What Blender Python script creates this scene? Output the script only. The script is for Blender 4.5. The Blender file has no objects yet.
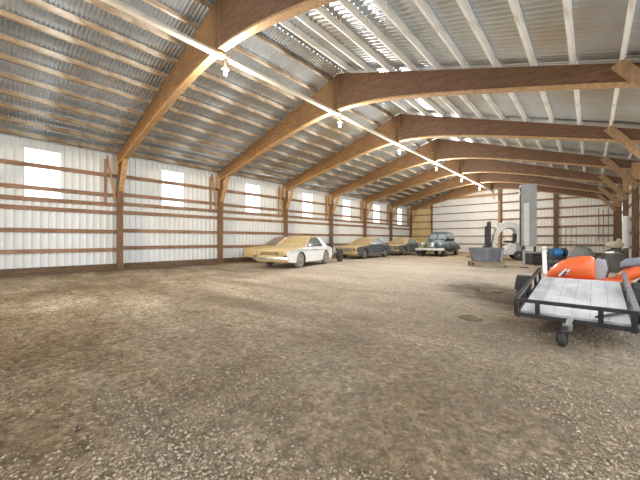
import bpy, bmesh, math, random
from mathutils import Vector, Matrix
random.seed(7)
PI = math.pi
col = bpy.context.scene.collection
SC = bpy.context.scene

# ------------------------------------------------------------------ site dimensions (metres)
FOC, TH = 305.0, 0.726
CH = 1.235                                   # camera height
LX, RX = -15.13, 1.55                        # left / right wall
RIDGE_X, RIDGE_Z = -6.83, 7.25               # top of the rafters at the ridge
ML, MR = 0.29, 0.332
Y0, BAY = 4.05, 4.708
YB, YF = Y0 + 6 * BAY, -9.0                  # back / front gable
PUR = 0.165                                   # purlin depth


def rz(x):                                   # top of rafter at x
    return RIDGE_Z - (ML * (RIDGE_X - x) if x < RIDGE_X else MR * (x - RIDGE_X))


def fy(k):
    return Y0 + k * BAY


# ------------------------------------------------------------------ materials
def mat(name, color, rough=0.7, metal=0.0, color2=None, scale=6.0, stretch=(1, 1, 1), bump=0.0, bscale=None,
        detail=6.0, lo=0.35, hi=0.7, spec=0.5, third=None, tscale=1.5):
    m = bpy.data.materials.new(name)
    m.use_nodes = True
    nt = m.node_tree
    b = nt.nodes['Principled BSDF']
    b.inputs['Base Color'].default_value = (*color, 1)
    b.inputs['Roughness'].default_value = rough
    b.inputs['Metallic'].default_value = metal
    b.inputs['Specular IOR Level'].default_value = spec
    if color2 is None and bump == 0:
        return m
    tc = nt.nodes.new('ShaderNodeTexCoord')
    mp = nt.nodes.new('ShaderNodeMapping')
    mp.inputs['Scale'].default_value = stretch
    nt.links.new(tc.outputs['Object'], mp.inputs['Vector'])
    if color2 is not None:
        n = nt.nodes.new('ShaderNodeTexNoise')
        n.inputs['Scale'].default_value = scale
        n.inputs['Detail'].default_value = detail
        nt.links.new(mp.outputs['Vector'], n.inputs['Vector'])
        r = nt.nodes.new('ShaderNodeValToRGB')
        r.color_ramp.elements[0].position = lo
        r.color_ramp.elements[1].position = hi
        r.color_ramp.elements[0].color = (*color, 1)
        r.color_ramp.elements[1].color = (*color2, 1)
        nt.links.new(n.outputs['Fac'], r.inputs['Fac'])
        out = r.outputs['Color']
        if third is not None:
            n2 = nt.nodes.new('ShaderNodeTexNoise')
            n2.inputs['Scale'].default_value = tscale
            n2.inputs['Detail'].default_value = 4
            nt.links.new(tc.outputs['Object'], n2.inputs['Vector'])
            r2 = nt.nodes.new('ShaderNodeValToRGB')
            r2.color_ramp.elements[0].position = 0.48
            r2.color_ramp.elements[1].position = 0.68
            mx = nt.nodes.new('ShaderNodeMix')
            mx.data_type = 'RGBA'
            nt.links.new(n2.outputs['Fac'], r2.inputs['Fac'])
            nt.links.new(r2.outputs['Color'], mx.inputs['Factor'])
            nt.links.new(out, mx.inputs['A'])
            mx.inputs['B'].default_value = (*third, 1)
            out = mx.outputs['Result']
        nt.links.new(out, b.inputs['Base Color'])
    if bump:
        n3 = nt.nodes.new('ShaderNodeTexNoise')
        n3.inputs['Scale'].default_value = bscale or scale * 3
        n3.inputs['Detail'].default_value = 6
        nt.links.new(mp.outputs['Vector'], n3.inputs['Vector'])
        bp = nt.nodes.new('ShaderNodeBump')
        bp.inputs['Strength'].default_value = bump
        bp.inputs['Distance'].default_value = 0.02
        nt.links.new(n3.outputs['Fac'], bp.inputs['Height'])
        nt.links.new(bp.outputs['Normal'], b.inputs['Normal'])
    return m


M = {}
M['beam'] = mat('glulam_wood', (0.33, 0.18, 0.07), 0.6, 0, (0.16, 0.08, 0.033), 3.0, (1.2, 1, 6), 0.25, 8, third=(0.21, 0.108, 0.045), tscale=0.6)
M['beamdark'] = mat('stained_glulam_wood', (0.17, 0.085, 0.04), 0.6, 0, (0.09, 0.043, 0.02), 3.0, (1.2, 1, 6), 0.25, 8, third=(0.12, 0.058, 0.027), tscale=0.6)  # darker brown tone for the right rafter halves
M['post'] = mat('post_wood', (0.21, 0.118, 0.062), 0.7, 0, (0.105, 0.058, 0.03), 5.0, (5, 5, 0.6), 0.3, 9)
M['post_pale'] = mat('brace_timber', (0.38, 0.235, 0.125), 0.7, 0, (0.22, 0.125, 0.062), 5.0, (3, 3, 1), 0.3, 9)
M['brace'] = mat('brace_wood', (0.52, 0.33, 0.16), 0.7, 0, (0.33, 0.19, 0.085), 5.0, (3, 3, 1), 0.3, 9)
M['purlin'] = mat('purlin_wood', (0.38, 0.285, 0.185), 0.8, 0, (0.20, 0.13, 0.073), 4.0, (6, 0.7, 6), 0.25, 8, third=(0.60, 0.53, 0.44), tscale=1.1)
M['girt'] = mat('girt_wood', (0.31, 0.185, 0.115), 0.8, 0, (0.17, 0.09, 0.052), 4.0, (6, 0.7, 6), 0.25, 8, third=(0.34, 0.215, 0.14), tscale=0.8)
M['girt_back'] = mat('back_girt_wood', (0.33, 0.20, 0.115), 0.8, 0, (0.22, 0.125, 0.07), 4.0, (0.7, 6, 6), 0.25, 8)
M['skirt'] = mat('treated_board', (0.16, 0.105, 0.06), 0.9, 0, (0.10, 0.065, 0.04), 3.0, (4, 0.6, 4), 0.3, 8)
M['wall'] = mat('white_wall_metal', (0.69, 0.72, 0.74), 0.45, 0.0, (0.60, 0.62, 0.62), 0.6, (1, 1, 0.5), 0, None, 5, 0.3, 0.8)
M['backwall'] = mat('cream_wall_metal', (0.84, 0.82, 0.77), 0.5, 0.0, (0.77, 0.75, 0.69), 0.8, (1, 1, 1), 0, None, 5, 0.3, 0.8)
M['door'] = mat('white_door_metal', (0.78, 0.78, 0.75), 0.5, 0.0, (0.70, 0.69, 0.65), 0.8, (1, 1, 1), 0, None, 5, 0.3, 0.8)
M['ply'] = mat('pine_plywood', (0.72, 0.55, 0.28), 0.7, 0, (0.62, 0.45, 0.21), 2.0, (3, 3, 0.5), 0.1, 8)
M['roof'] = mat('galvanised_roof', (0.72, 0.80, 0.90), 0.29, 0.9, (0.48, 0.53, 0.58), 0.9, (1, 0.35, 1), 0, None, 5, 0.35, 0.7, third=(0.50, 0.47, 0.42), tscale=0.30)
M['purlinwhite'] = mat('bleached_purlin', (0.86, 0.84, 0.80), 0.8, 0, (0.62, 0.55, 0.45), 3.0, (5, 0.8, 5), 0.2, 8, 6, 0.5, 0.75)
M['white'] = mat('white_paint', (0.80, 0.80, 0.79), 0.4, 0, (0.70, 0.69, 0.66), 3.0)
M['pvc'] = mat('white_pipe', (0.66, 0.62, 0.53), 0.5, 0, (0.55, 0.51, 0.43), 2.0)
M['whitecar'] = mat('white_car_paint', (0.80, 0.82, 0.84), 0.35, 0, (0.70, 0.71, 0.71), 3.0)
M['dust'] = mat('tan_dust', (0.52, 0.385, 0.185), 0.85, 0, (0.62, 0.49, 0.27), 5.0, (1, 1, 1), 0.1)  # tan dust, with the warm light on the car fronts painted in
M['dustglass'] = mat('dusty_glass', (0.44, 0.33, 0.16), 0.6, 0, (0.55, 0.43, 0.24), 4.0)  # dusty glass, the same warm light painted into its colour
M['dustgrey'] = mat('grey_dust', (0.33, 0.29, 0.22), 0.85, 0, (0.24, 0.215, 0.17), 4.0)
M['pink'] = mat('primer_pink', (0.66, 0.48, 0.40), 0.7, 0, (0.58, 0.40, 0.30), 4.0)
M['slate'] = mat('slate_car_paint', (0.06, 0.07, 0.088), 0.4, 0.1, (0.13, 0.14, 0.15), 3.0, lo=0.4, hi=0.8)
M['darkcar'] = mat('dark_car_paint', (0.07, 0.07, 0.075), 0.5, 0.1, (0.16, 0.15, 0.14), 3.0)
M['teal'] = mat('dark_teal_paint', (0.06, 0.095, 0.125), 0.35, 0.1, (0.17, 0.20, 0.21), 3.0, lo=0.4, hi=0.8)
M['tealdust'] = mat('green_dusty_paint', (0.20, 0.21, 0.12), 0.7, 0.0, (0.32, 0.31, 0.17), 4.0)  # teal paint with warm light painted in, for the left front fender
M['glass'] = mat('car_glass', (0.10, 0.13, 0.13), 0.08, 0.0)
M['glasslight'] = mat('pale_car_glass', (0.30, 0.33, 0.32), 0.12, 0.0, (0.22, 0.25, 0.25), 2.0)
M['chrome'] = mat('dull_chrome', (0.72, 0.70, 0.66), 0.3, 0.85, (0.50, 0.47, 0.42), 6.0)
M['chromepale'] = mat('pale_bumper', (0.78, 0.75, 0.69), 0.5, 0.2, (0.62, 0.58, 0.52), 6.0)
M['rubber'] = mat('tyre_rubber', (0.030, 0.029, 0.028), 0.85, 0, (0.07, 0.062, 0.05), 6.0)
M['dustrubber'] = mat('dusty_rubber', (0.17, 0.155, 0.13), 0.9, 0, (0.26, 0.235, 0.20), 5.0)
M['hub'] = mat('wheel_hub', (0.50, 0.42, 0.41), 0.4, 0.6, (0.28, 0.27, 0.25), 5.0)
M['black'] = mat('black_steel', (0.025, 0.026, 0.028), 0.45, 0.3, (0.06, 0.055, 0.05), 5.0)
M['dark'] = mat('dark_iron', (0.06, 0.06, 0.065), 0.55, 0.5, (0.11, 0.095, 0.08), 5.0)
M['deck'] = mat('grey_deck', (0.60, 0.60, 0.62), 0.55, 0.1, (0.42, 0.415, 0.42), 2.5, (2.5, 0.5, 1), 0.05, 8, 6, 0.4, 0.75, third=(0.70, 0.70, 0.70), tscale=2.0)
M['steelgrey'] = mat('grey_rail_steel', (0.22, 0.225, 0.23), 0.45, 0.5, (0.34, 0.33, 0.32), 5.0)
M['galv'] = mat('galvanised_sheet', (0.25, 0.27, 0.295), 0.5, 0.4, (0.14, 0.15, 0.165), 3.0, (1, 1, 0.6), 0.1, 8)
M['cab'] = mat('grey_cabinet_metal', (0.40, 0.43, 0.44), 0.5, 0.2, (0.33, 0.355, 0.365), 2.0)
M['cablight'] = mat('pale_cabinet_metal', (0.74, 0.75, 0.76), 0.5, 0.1, (0.66, 0.67, 0.69), 2.0)
M['pallet'] = mat('pallet_wood', (0.42, 0.35, 0.24), 0.85, 0, (0.25, 0.20, 0.14), 4.0, (0.7, 5, 5), 0.2)
M['orange'] = mat('orange_plastic', (0.86, 0.135, 0.028), 0.4, 0, (0.80, 0.17, 0.05), 3.0)
M['seatgrey'] = mat('blue_grey_vinyl', (0.20, 0.235, 0.30), 0.6, 0, (0.30, 0.33, 0.39), 8.0)
M['plasticgrey'] = mat('grey_plastic', (0.42, 0.43, 0.46), 0.5, 0, (0.34, 0.35, 0.37), 5.0)
M['decal'] = mat('white_decal', (0.85, 0.80, 0.76), 0.5)
M['decaldark'] = mat('dark_decal', (0.10, 0.09, 0.11), 0.5)
M['blue'] = mat('blue_paint', (0.02, 0.20, 0.50), 0.4, 0.1, (0.03, 0.13, 0.32), 5.0)
M['tarp'] = mat('grey_green_tarp', (0.17, 0.18, 0.15), 0.8, 0, (0.26, 0.26, 0.22), 4.0, (1, 1, 1), 0.4, 7)
M['tarpdark'] = mat('dark_tarp', (0.085, 0.08, 0.07), 0.8, 0, (0.14, 0.13, 0.11), 4.0, (1, 1, 1), 0.4, 7)
M['sack'] = mat('cream_sack', (0.70, 0.62, 0.46), 0.9, 0, (0.52, 0.42, 0.27), 9.0, (1, 1, 1), 0.4, 12)
M['tealp'] = mat('teal_plastic', (0.05, 0.20, 0.24), 0.5)
M['clod'] = mat('dark_soil', (0.13, 0.095, 0.06), 1.0, 0, (0.24, 0.18, 0.12), 14.0, (1, 1, 1), 0.6, 25)
M['stone'] = mat('gravel_stone', (0.52, 0.42, 0.305), 0.95, 0, (0.17, 0.12, 0.075), 55.0, (1, 1, 1), 0, None, 2, 0.36, 0.62)
M['bulb'] = mat('frosted_bulb', (0.85, 0.85, 0.82), 0.3)
M['rope'] = mat('rope_fibre', (0.20, 0.15, 0.10), 0.9)
M['outer'] = mat('outside_gravel', (0.62, 0.57, 0.49), 0.95)

# daylight panel: milky translucent sheet
m = bpy.data.materials.new('translucent_panel')
m.use_nodes = True
nt = m.node_tree
nt.nodes.remove(nt.nodes['Principled BSDF'])
tl = nt.nodes.new('ShaderNodeBsdfTranslucent'); tl.inputs['Color'].default_value = (0.93, 0.91, 0.85, 1)
tp = nt.nodes.new('ShaderNodeBsdfTransparent'); tp.inputs['Color'].default_value = (0.95, 0.95, 0.95, 1)
mx = nt.nodes.new('ShaderNodeMixShader'); mx.inputs[0].default_value = 0.35
nt.links.new(tl.outputs[0], mx.inputs[1]); nt.links.new(tp.outputs[0], mx.inputs[2])
nt.links.new(mx.outputs[0], nt.nodes['Material Output'].inputs['Surface'])
M['pane'] = m


def px(x, y):
    """floor point under a picture point"""
    d = CH * FOC / (y - 240.0)
    r = (x - 320.0) / FOC * d
    c, s = math.cos(TH), math.sin(TH)
    return (r * c - d * s, r * s + d * c)


def pxd(x, d):
    r = (x - 320.0) / FOC * d
    c, s = math.cos(TH), math.sin(TH)
    return (r * c - d * s, r * s + d * c)



def floor_material():
    m = bpy.data.materials.new('dirt_floor')
    m.use_nodes = True
    nt = m.node_tree
    N, Lk = nt.nodes, nt.links
    b = N['Principled BSDF']
    b.inputs['Roughness'].default_value = 0.95
    b.inputs['Specular IOR Level'].default_value = 0.2
    tc = N.new('ShaderNodeTexCoord')

    def noise(scale, detail, rough=0.5, vec=None, dist=0.0):
        n = N.new('ShaderNodeTexNoise')
        n.inputs['Scale'].default_value = scale
        n.inputs['Detail'].default_value = detail
        n.inputs['Roughness'].default_value = rough
        n.inputs['Distortion'].default_value = dist
        Lk.new(vec or tc.outputs['Object'], n.inputs['Vector'])
        return n.outputs['Fac']

    def ramp(fac, stops):
        r = N.new('ShaderNodeValToRGB')
        while len(r.color_ramp.elements) < len(stops):
            r.color_ramp.elements.new(0.5)
        for e, (p, c) in zip(r.color_ramp.elements, stops):
            e.position = p
            e.color = (*c, 1) if not isinstance(c, (int, float)) else (c, c, c, 1)
        Lk.new(fac, r.inputs['Fac'])
        return r.outputs['Color']

    def mix(a, bb, fac, blend='MIX'):
        x = N.new('ShaderNodeMix'); x.data_type = 'RGBA'; x.blend_type = blend
        if isinstance(fac, float): x.inputs['Factor'].default_value = fac
        else: Lk.new(fac, x.inputs['Factor'])
        Lk.new(a, x.inputs['A'])
        if isinstance(bb, tuple): x.inputs['B'].default_value = (*bb, 1)
        else: Lk.new(bb, x.inputs['B'])
        return x.outputs['Result']
    mp = N.new('ShaderNodeMapping')
    mp.inputs['Scale'].default_value = (0.55, 1.25, 1)
    mp.inputs['Rotation'].default_value = (0, 0, 0.55)
    Lk.new(tc.outputs['Object'], mp.inputs['Vector'])
    base = ramp(noise(0.55, 6, 0.62, mp.outputs['Vector'], 0.6), [(0.34, (0.27, 0.185, 0.098)), (0.5, (0.46, 0.345, 0.21)), (0.64, (0.66, 0.54, 0.38))])
    mid = ramp(noise(4.0, 10, 0.78), [(0.36, 0.42), (0.5, 0.95), (0.64, 1.30)])
    c = mix(base, mid, 0.8, 'MULTIPLY')
    fine = ramp(noise(13.0, 6, 0.8), [(0.38, 0.28), (0.5, 0.95), (0.62, 1.6)])
    c = mix(c, fine, 0.85, 'MULTIPLY')
    vo = N.new('ShaderNodeTexVoronoi'); vo.inputs['Scale'].default_value = 34.0
    Lk.new(tc.outputs['Object'], vo.inputs['Vector'])
    sp = ramp(vo.outputs['Color'], [(0.0, 0.45), (0.6, 0.95), (1.0, 1.8)])
    c = mix(c, sp, 0.6, 'MULTIPLY')
    # drifts of darker loose soil with outlines of their own
    dk = ramp(noise(0.42, 8, 0.7, mp.outputs['Vector'], 0.9), [(0.50, 0.0), (0.66, 0.65)])
    c = mix(c, (0.13, 0.088, 0.052), dk)

    def patch(cx, cy, rx, ry, rot, edge, amount, colour, c):
        mp2 = N.new('ShaderNodeMapping'); mp2.vector_type = 'TEXTURE'
        mp2.inputs['Location'].default_value = (cx, cy, 0); mp2.inputs['Rotation'].default_value = (0, 0, rot); mp2.inputs['Scale'].default_value = (rx, ry, 1)
        Lk.new(tc.outputs['Object'], mp2.inputs['Vector'])
        ln = N.new('ShaderNodeVectorMath'); ln.operation = 'LENGTH'; Lk.new(mp2.outputs['Vector'], ln.inputs[0])
        nn = noise(1.7, 7, 0.7)
        ma = N.new('ShaderNodeMath'); ma.operation = 'MULTIPLY_ADD'; Lk.new(nn, ma.inputs[0]); ma.inputs[1].default_value = 1.6; Lk.new(ln.outputs['Value'], ma.inputs[2])
        return mix(c, colour, scaled(ma.outputs[0], edge, amount))

    def scaled(v, edge, amount):
        mr = N.new('ShaderNodeMapRange'); mr.inputs['From Min'].default_value = 1.75 - edge; mr.inputs['From Max'].default_value = 1.75 + edge
        mr.inputs['To Min'].default_value = amount; mr.inputs['To Max'].default_value = 0.0
        Lk.new(v, mr.inputs['Value'])
        return mr.outputs['Result']
    pale = mix(c, (0.84, 0.76, 0.645), 0.8)
    c = patch(*px(400, 268), 10.0, 5.5, -0.5, 0.9, 0.85, pale, c)          # paler area of floor in front of the cars
    near = mix(c, (0.13, 0.085, 0.048), 0.65)
    c = patch(*px(330, 430), 4.2, 3.0, 0.7, 0.9, 0.8, near, c)            # foreground darkened in the colour, offsetting light from the front opening
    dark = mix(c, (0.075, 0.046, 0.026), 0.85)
    c = patch(*px(508, 296), 1.0, 2.1, TH, 0.35, 1.0, dark, c)         # trailer's shadow painted into the soil colour, left of it
    c = patch(*px(585, 333), 1.5, 0.9, TH, 0.4, 0.75, mix(c, (0.085, 0.055, 0.032), 0.75), c)  # shadow under the trailer painted into the floor colour
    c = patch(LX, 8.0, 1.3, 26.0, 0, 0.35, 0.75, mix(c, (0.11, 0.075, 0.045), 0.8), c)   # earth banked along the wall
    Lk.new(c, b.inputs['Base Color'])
    h1 = noise(18.0, 8, 0.7)
    h2 = noise(2.2, 4)
    add = N.new('ShaderNodeMath'); add.operation = 'MULTIPLY_ADD'
    Lk.new(h2, add.inputs[0]); add.inputs[1].default_value = 2.0; Lk.new(h1, add.inputs[2])
    ad2 = N.new('ShaderNodeMath'); ad2.operation = 'MULTIPLY_ADD'
    Lk.new(vo.outputs['Distance'], ad2.inputs[0]); ad2.inputs[1].default_value = -0.7; Lk.new(add.outputs[0], ad2.inputs[2])
    bp = N.new('ShaderNodeBump'); bp.inputs['Strength'].default_value = 1.0; bp.inputs['Distance'].default_value = 0.05
    Lk.new(ad2.outputs[0], bp.inputs['Height'])
    Lk.new(bp.outputs['Normal'], b.inputs['Normal'])
    return m


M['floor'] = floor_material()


# ------------------------------------------------------------------ mesh builder
class MB:
    def __init__(s):
        s.v, s.f, s.m = [], [], []

    def add(s, vs, fs, mi=0):
        o = len(s.v)
        s.v += [tuple(p) for p in vs]
        s.f += [tuple(i + o for i in f) for f in fs]
        s.m += [mi] * len(fs)

    def box(s, c, size, mi=0, rot=None):
        x, y, z = (a / 2 for a in size)
        vs = [Vector(p) for p in ((-x, -y, -z), (x, -y, -z), (x, y, -z), (-x, y, -z), (-x, -y, z), (x, -y, z), (x, y, z), (-x, y, z))]
        if rot is not None:
            vs = [rot @ p for p in vs]
        c = Vector(c)
        s.add([p + c for p in vs], [(0, 3, 2, 1), (4, 5, 6, 7), (0, 1, 5, 4), (1, 2, 6, 5), (2, 3, 7, 6), (3, 0, 4, 7)], mi)

    def bar(s, p, q, w, h, up=(0, 0, 1), mi=0):
        p, q = Vector(p), Vector(q)
        d = (q - p).normalized()
        side = d.cross(Vector(up))
        if side.length < 1e-5:
            side = d.cross(Vector((1, 0, 0)))
        side.normalize()
        u = side.cross(d).normalized()
        vs = []
        for e in (p, q):
            for a, b in ((-1, -1), (1, -1), (1, 1), (-1, 1)):
                vs.append(e + side * (a * w / 2) + u * (b * h / 2))
        s.add(vs, [(0, 3, 2, 1), (4, 5, 6, 7), (0, 1, 5, 4), (1, 2, 6, 5), (2, 3, 7, 6), (3, 0, 4, 7)], mi)

    def tube(s, pts, r, n=10, mi=0, caps=True):
        pts = [Vector(p) for p in pts]
        rs = r if isinstance(r, (list, tuple)) else [r] * len(pts)
        vs, fs = [], []
        prev = None
        for i, p in enumerate(pts):
            a = pts[max(i - 1, 0)]; b = pts[min(i + 1, len(pts) - 1)]
            d = (b - a).normalized()
            if prev is None:
                s1 = d.cross(Vector((0, 0, 1)))
                if s1.length < 1e-3: s1 = d.cross(Vector((1, 0, 0)))
            else:
                s1 = prev - d * prev.dot(d)
            s1.normalize(); prev = s1
            s2 = d.cross(s1)
            for k in range(n):
                t = 2 * PI * k / n
                vs.append(p + (s1 * math.cos(t) + s2 * math.sin(t)) * rs[i])
        for i in range(len(pts) - 1):
            for k in range(n):
                k2 = (k + 1) % n
                fs.append((i * n + k, i * n + k2, (i + 1) * n + k2, (i + 1) * n + k))
        if caps:
            fs.append(tuple(range(n))[::-1]); fs.append(tuple(range((len(pts) - 1) * n, len(pts) * n)))
        s.add(vs, fs, mi)

    def lathe(s, prof, c, axis='Z', n=24, mi=0, closed=False):
        """prof: (radius, along-axis) pairs, turned about an axis through c"""
        c = Vector(c)
        vs, fs = [], []
        for r, a in prof:
            for k in range(n):
                t = 2 * PI * k / n
                u, v = r * math.cos(t), r * math.sin(t)
                p = {'Z': (u, v, a), 'X': (a, u, v), 'Y': (u, a, v)}[axis]
                vs.append(c + Vector(p))
        P = len(prof)
        for i in range(P if closed else P - 1):
            j = (i + 1) % P
            for k in range(n):
                k2 = (k + 1) % n
                fs.append((i * n + k, i * n + k2, j * n + k2, j * n + k))
        if not closed:
            fs.append(tuple(range(n))[::-1]); fs.append(tuple(range((P - 1) * n, P * n)))
        s.add(vs, fs, mi)

    def rings(s, rings, mi=0, caps=True, closed=True):
        n = len(rings[0])
        vs = [p for r in rings for p in r]
        fs = []
        for i in range(len(rings) - 1):
            for k in range(n if closed else n - 1):
                k2 = (k + 1) % n
                fs.append((i * n + k, i * n + k2, (i + 1) * n + k2, (i + 1) * n + k))
        if caps:
            fs.append(tuple(range(n))[::-1]); fs.append(tuple(range((len(rings) - 1) * n, len(rings) * n)))
        s.add(vs, fs, mi)

    def prism(s, poly, a, b, axis='X', mi=0):
        """poly in the two other axes, pulled from a to b along the axis"""
        def pt(u, v, w):
            return {'X': (w, u, v), 'Y': (u, w, v), 'Z': (u, v, w)}[axis]
        n = len(poly)
        vs = [pt(u, v, a) for u, v in poly] + [pt(u, v, b) for u, v in poly]
        fs = [tuple(range(n))[::-1], tuple(range(n, 2 * n))]
        fs += [(i, (i + 1) % n, n + (i + 1) % n, n + i) for i in range(n)]
        s.add(vs, fs, mi)

    def blob(s, c, rad, n=16, m=10, mi=0, jit=0.0, flat=None, seed=0):
        rnd = random.Random(seed)
        c = Vector(c)
        rings = []
        for i in range(m + 1):
            ph = -PI / 2 + PI * i / m
            ring = []
            for k in range(n):
                t = 2 * PI * k / n
                j = 1 + rnd.uniform(-jit, jit)
                p = Vector((math.cos(ph) * math.cos(t) * rad[0] * j, math.cos(ph) * math.sin(t) * rad[1] * j, math.sin(ph) * rad[2] * j))
                if flat is not None and p.z < flat: p.z = flat
                ring.append(c + p)
            rings.append(ring)
        s.rings(rings, mi)

    def build(s, name, mats, parent=None, smooth=False, bevel=0.0, angle=40):
        me = bpy.data.meshes.new(name)
        me.from_pydata(s.v, [], s.f)
        bm = bmesh.new(); bm.from_mesh(me)
        for i, f in enumerate(bm.faces): f.material_index = s.m[i]
        bmesh.ops.remove_doubles(bm, verts=bm.verts, dist=1e-5)
        bmesh.ops.recalc_face_normals(bm, faces=bm.faces)
        if bevel:
            es = [e for e in bm.edges if len(e.link_faces) == 2 and e.calc_face_angle(0) > 0.6]
            bmesh.ops.bevel(bm, geom=es, offset=bevel, segments=2, affect='EDGES', profile=0.6, clamp_overlap=True)
        if smooth:
            for f in bm.faces: f.smooth = True
            for e in bm.edges:
                if len(e.link_faces) == 2 and e.calc_face_angle(0) > math.radians(angle): e.smooth = False
        bm.to_mesh(me); bm.free()
        for mm in (mats if isinstance(mats, (list, tuple)) else [mats]):
            me.materials.append(M[mm] if isinstance(mm, str) else mm)
        o = bpy.data.objects.new(name, me)
        col.objects.link(o)
        if parent is not None: o.parent = parent
        return o


def tag(o, label, cat, group=None, kind=None):
    o['label'] = label
    o['category'] = cat
    o['kind'] = kind or 'thing'
    if group: o['group'] = group
    return o


def struct(o):
    o['kind'] = 'structure'
    return o


def root(name, label, cat, loc=(0, 0, 0), rot=0.0, group=None):
    o = bpy.data.objects.new(name, None)
    o.empty_display_size = 0.3
    col.objects.link(o)
    o.location = loc
    o.rotation_euler = (0, 0, rot)
    return tag(o, label, cat, group)


# ------------------------------------------------------------------ shell
def ribbed(u0, u1, pitch=0.23, depth=0.03):
    """(u, offset) outline of a ribbed steel wall sheet"""
    out, u = [], u0
    while u < u1 - 1e-6:
        for du, o in ((0, 0), (pitch * 0.62, 0), (pitch * 0.70, depth), (pitch * 0.90, depth)):
            if u + du < u1: out.append((u + du, o))
        u += pitch
    out.append((u1, 0))
    return out


def wall_mesh(name, u0, u1, top, place, holes, material, z0=0.0):
    """place(u, off, z) -> world point; holes: (ua, ub, za, zb)"""
    prof = ribbed(u0, u1)
    us = sorted(set([p[0] for p in prof] + [h[i] for h in holes for i in (0, 1)]))

    def off(u):
        for (a, oa), (b, ob) in zip(prof, prof[1:]):
            if a <= u <= b: return oa + (ob - oa) * (u - a) / max(b - a, 1e-9)
        return 0
    mb = MB()
    for a, b in zip(us, us[1:]):
        if b - a < 1e-5: continue
        mid = (a + b) / 2
        spans = [(z0, None)]
        for h in holes:
            if h[0] < mid < h[1]:
                spans = [(z0, h[2]), (h[3], None)] if h[2] > z0 + 0.01 else [(h[3], None)]
        for lo, hi in spans:
            za = top(a) if hi is None else hi
            zb = top(b) if hi is None else hi
            if za <= lo and zb <= lo: continue
            mb.add([place(a, off(a), lo), place(b, off(b), lo), place(b, off(b), zb), place(a, off(a), za)], [(0, 1, 2, 3)])
    return struct(mb.build(name, material))


WZ0, WZ1, WW = 2.80, 4.56, 1.0
win_y = [(fy(k) + BAY / 2 - 0.05 - WW / 2, fy(k) + BAY / 2 - 0.05 + WW / 2) for k in range(-1, 6)]
EAVE_L = rz(LX) + PUR - 0.035
EAVE_R = rz(RX) + PUR - 0.035
wall_mesh('wall_left', YF, YB, lambda u: EAVE_L, lambda u, o, z: (LX - 0.10 + o, u, z), [(a, b, WZ0, WZ1) for a, b in win_y], 'wall')
for i, (a, b) in enumerate(win_y):
    mb = MB()
    prof = ribbed(a, b)
    for (u, o), (u2, o2) in zip(prof, prof[1:]):
        mb.add([(LX - 0.115 + o, u, WZ0 - 0.03), (LX - 0.115 + o2, u2, WZ0 - 0.03), (LX - 0.115 + o2, u2, WZ1 + 0.03), (LX - 0.115 + o, u, WZ1 + 0.03)], [(0, 1, 2, 3)])
    struct(mb.build(f'window_{i + 1}', 'pane'))
OPEN_Y = 14.5                                # the right side stands open up to here
win_r = [(fy(k) + BAY / 2 - 0.5, fy(k) + BAY / 2 + 0.5) for k in (3, 4, 5)]
wall_mesh('wall_right', OPEN_Y, YB, lambda u: EAVE_R, lambda u, o, z: (RX + 0.10 - o, u, z), [(a, b, 2.45, 4.1) for a, b in win_r], 'wall')
for i, (a, b) in enumerate(win_r):
    mb = MB(); mb.box((RX + 0.125, (a + b) / 2, 3.275), (0.012, b - a + 0.06, 1.71))
    struct(mb.build(f'window_{i + 8}', 'pane'))
mb = MB(); mb.box((RX + 0.1, (YF + OPEN_Y) / 2, EAVE_R - 0.22), (0.08, OPEN_Y - YF, 0.42)); struct(mb.build('trim_1', 'girt'))
# back gable, with the wide sliding door and the plywood bay in it
DX0, DX1, DZ = -12.7, -6.3, 5.38
wall_mesh('wall_back', LX, RX, lambda u: rz(u) + PUR + 0.012, lambda u, o, z: (u, YB + 0.12 - o, z), [(LX, DX0, 0, 4.95), (DX0, DX1, 0, DZ)], 'backwall')
mb = MB()
prof = ribbed(DX0, DX1, 0.30, 0.012)
for (u, o), (u2, o2) in zip(prof, prof[1:]):
    mb.add([(u, YB + 0.10 - o, 0), (u2, YB + 0.10 - o2, 0), (u2, YB + 0.10 - o2, DZ), (u, YB + 0.10 - o, DZ)], [(0, 1, 2, 3)])
d1 = struct(mb.build('door_1', 'door'))
mb = MB(); mb.box(((LX + DX0) / 2, YB + 0.13, 2.48), (DX0 - LX, 0.03, 4.96)); struct(mb.build('trim_2', 'ply'))
# front gable: open on the left
FX = -3.0
wall_mesh('wall_front', FX, RX, lambda u: rz(u) + PUR - 0.02, lambda u, o, z: (u, YF + o, z), [], 'wall')

mb = MB(); mb.box((8.2, YF - 0.1, 3.0), (13.0, 0.2, 6.0)); struct(mb.build('wall_outside', 'wall'))  # unseen wall added to keep the sun out of the open side

# corrugated roof, both slopes
mb = MB()
for pitch, amp, nseg, xs in ((0.096, 0.022, 8, (LX - 0.35, RIDGE_X)), (0.165, 0.030, 10, (RIDGE_X, RX + 0.35))):
    ys = []
    y = YF - 0.5
    while y < YB + 0.4:
        for k in range(nseg):
            ys.append((y + pitch * k / nseg, amp * math.sin(2 * PI * k / nseg)))
        y += pitch
    vs = [(x, yy, rz(x) + PUR + 0.033 + a) for (yy, a) in ys for x in xs]
    fs = [(i * 2, i * 2 + 1, i * 2 + 3, i * 2 + 2) for i in range(len(ys) - 1)]
    mb.add(vs, fs)
struct(mb.build('ceiling', 'roof', smooth=True, angle=75))

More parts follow.
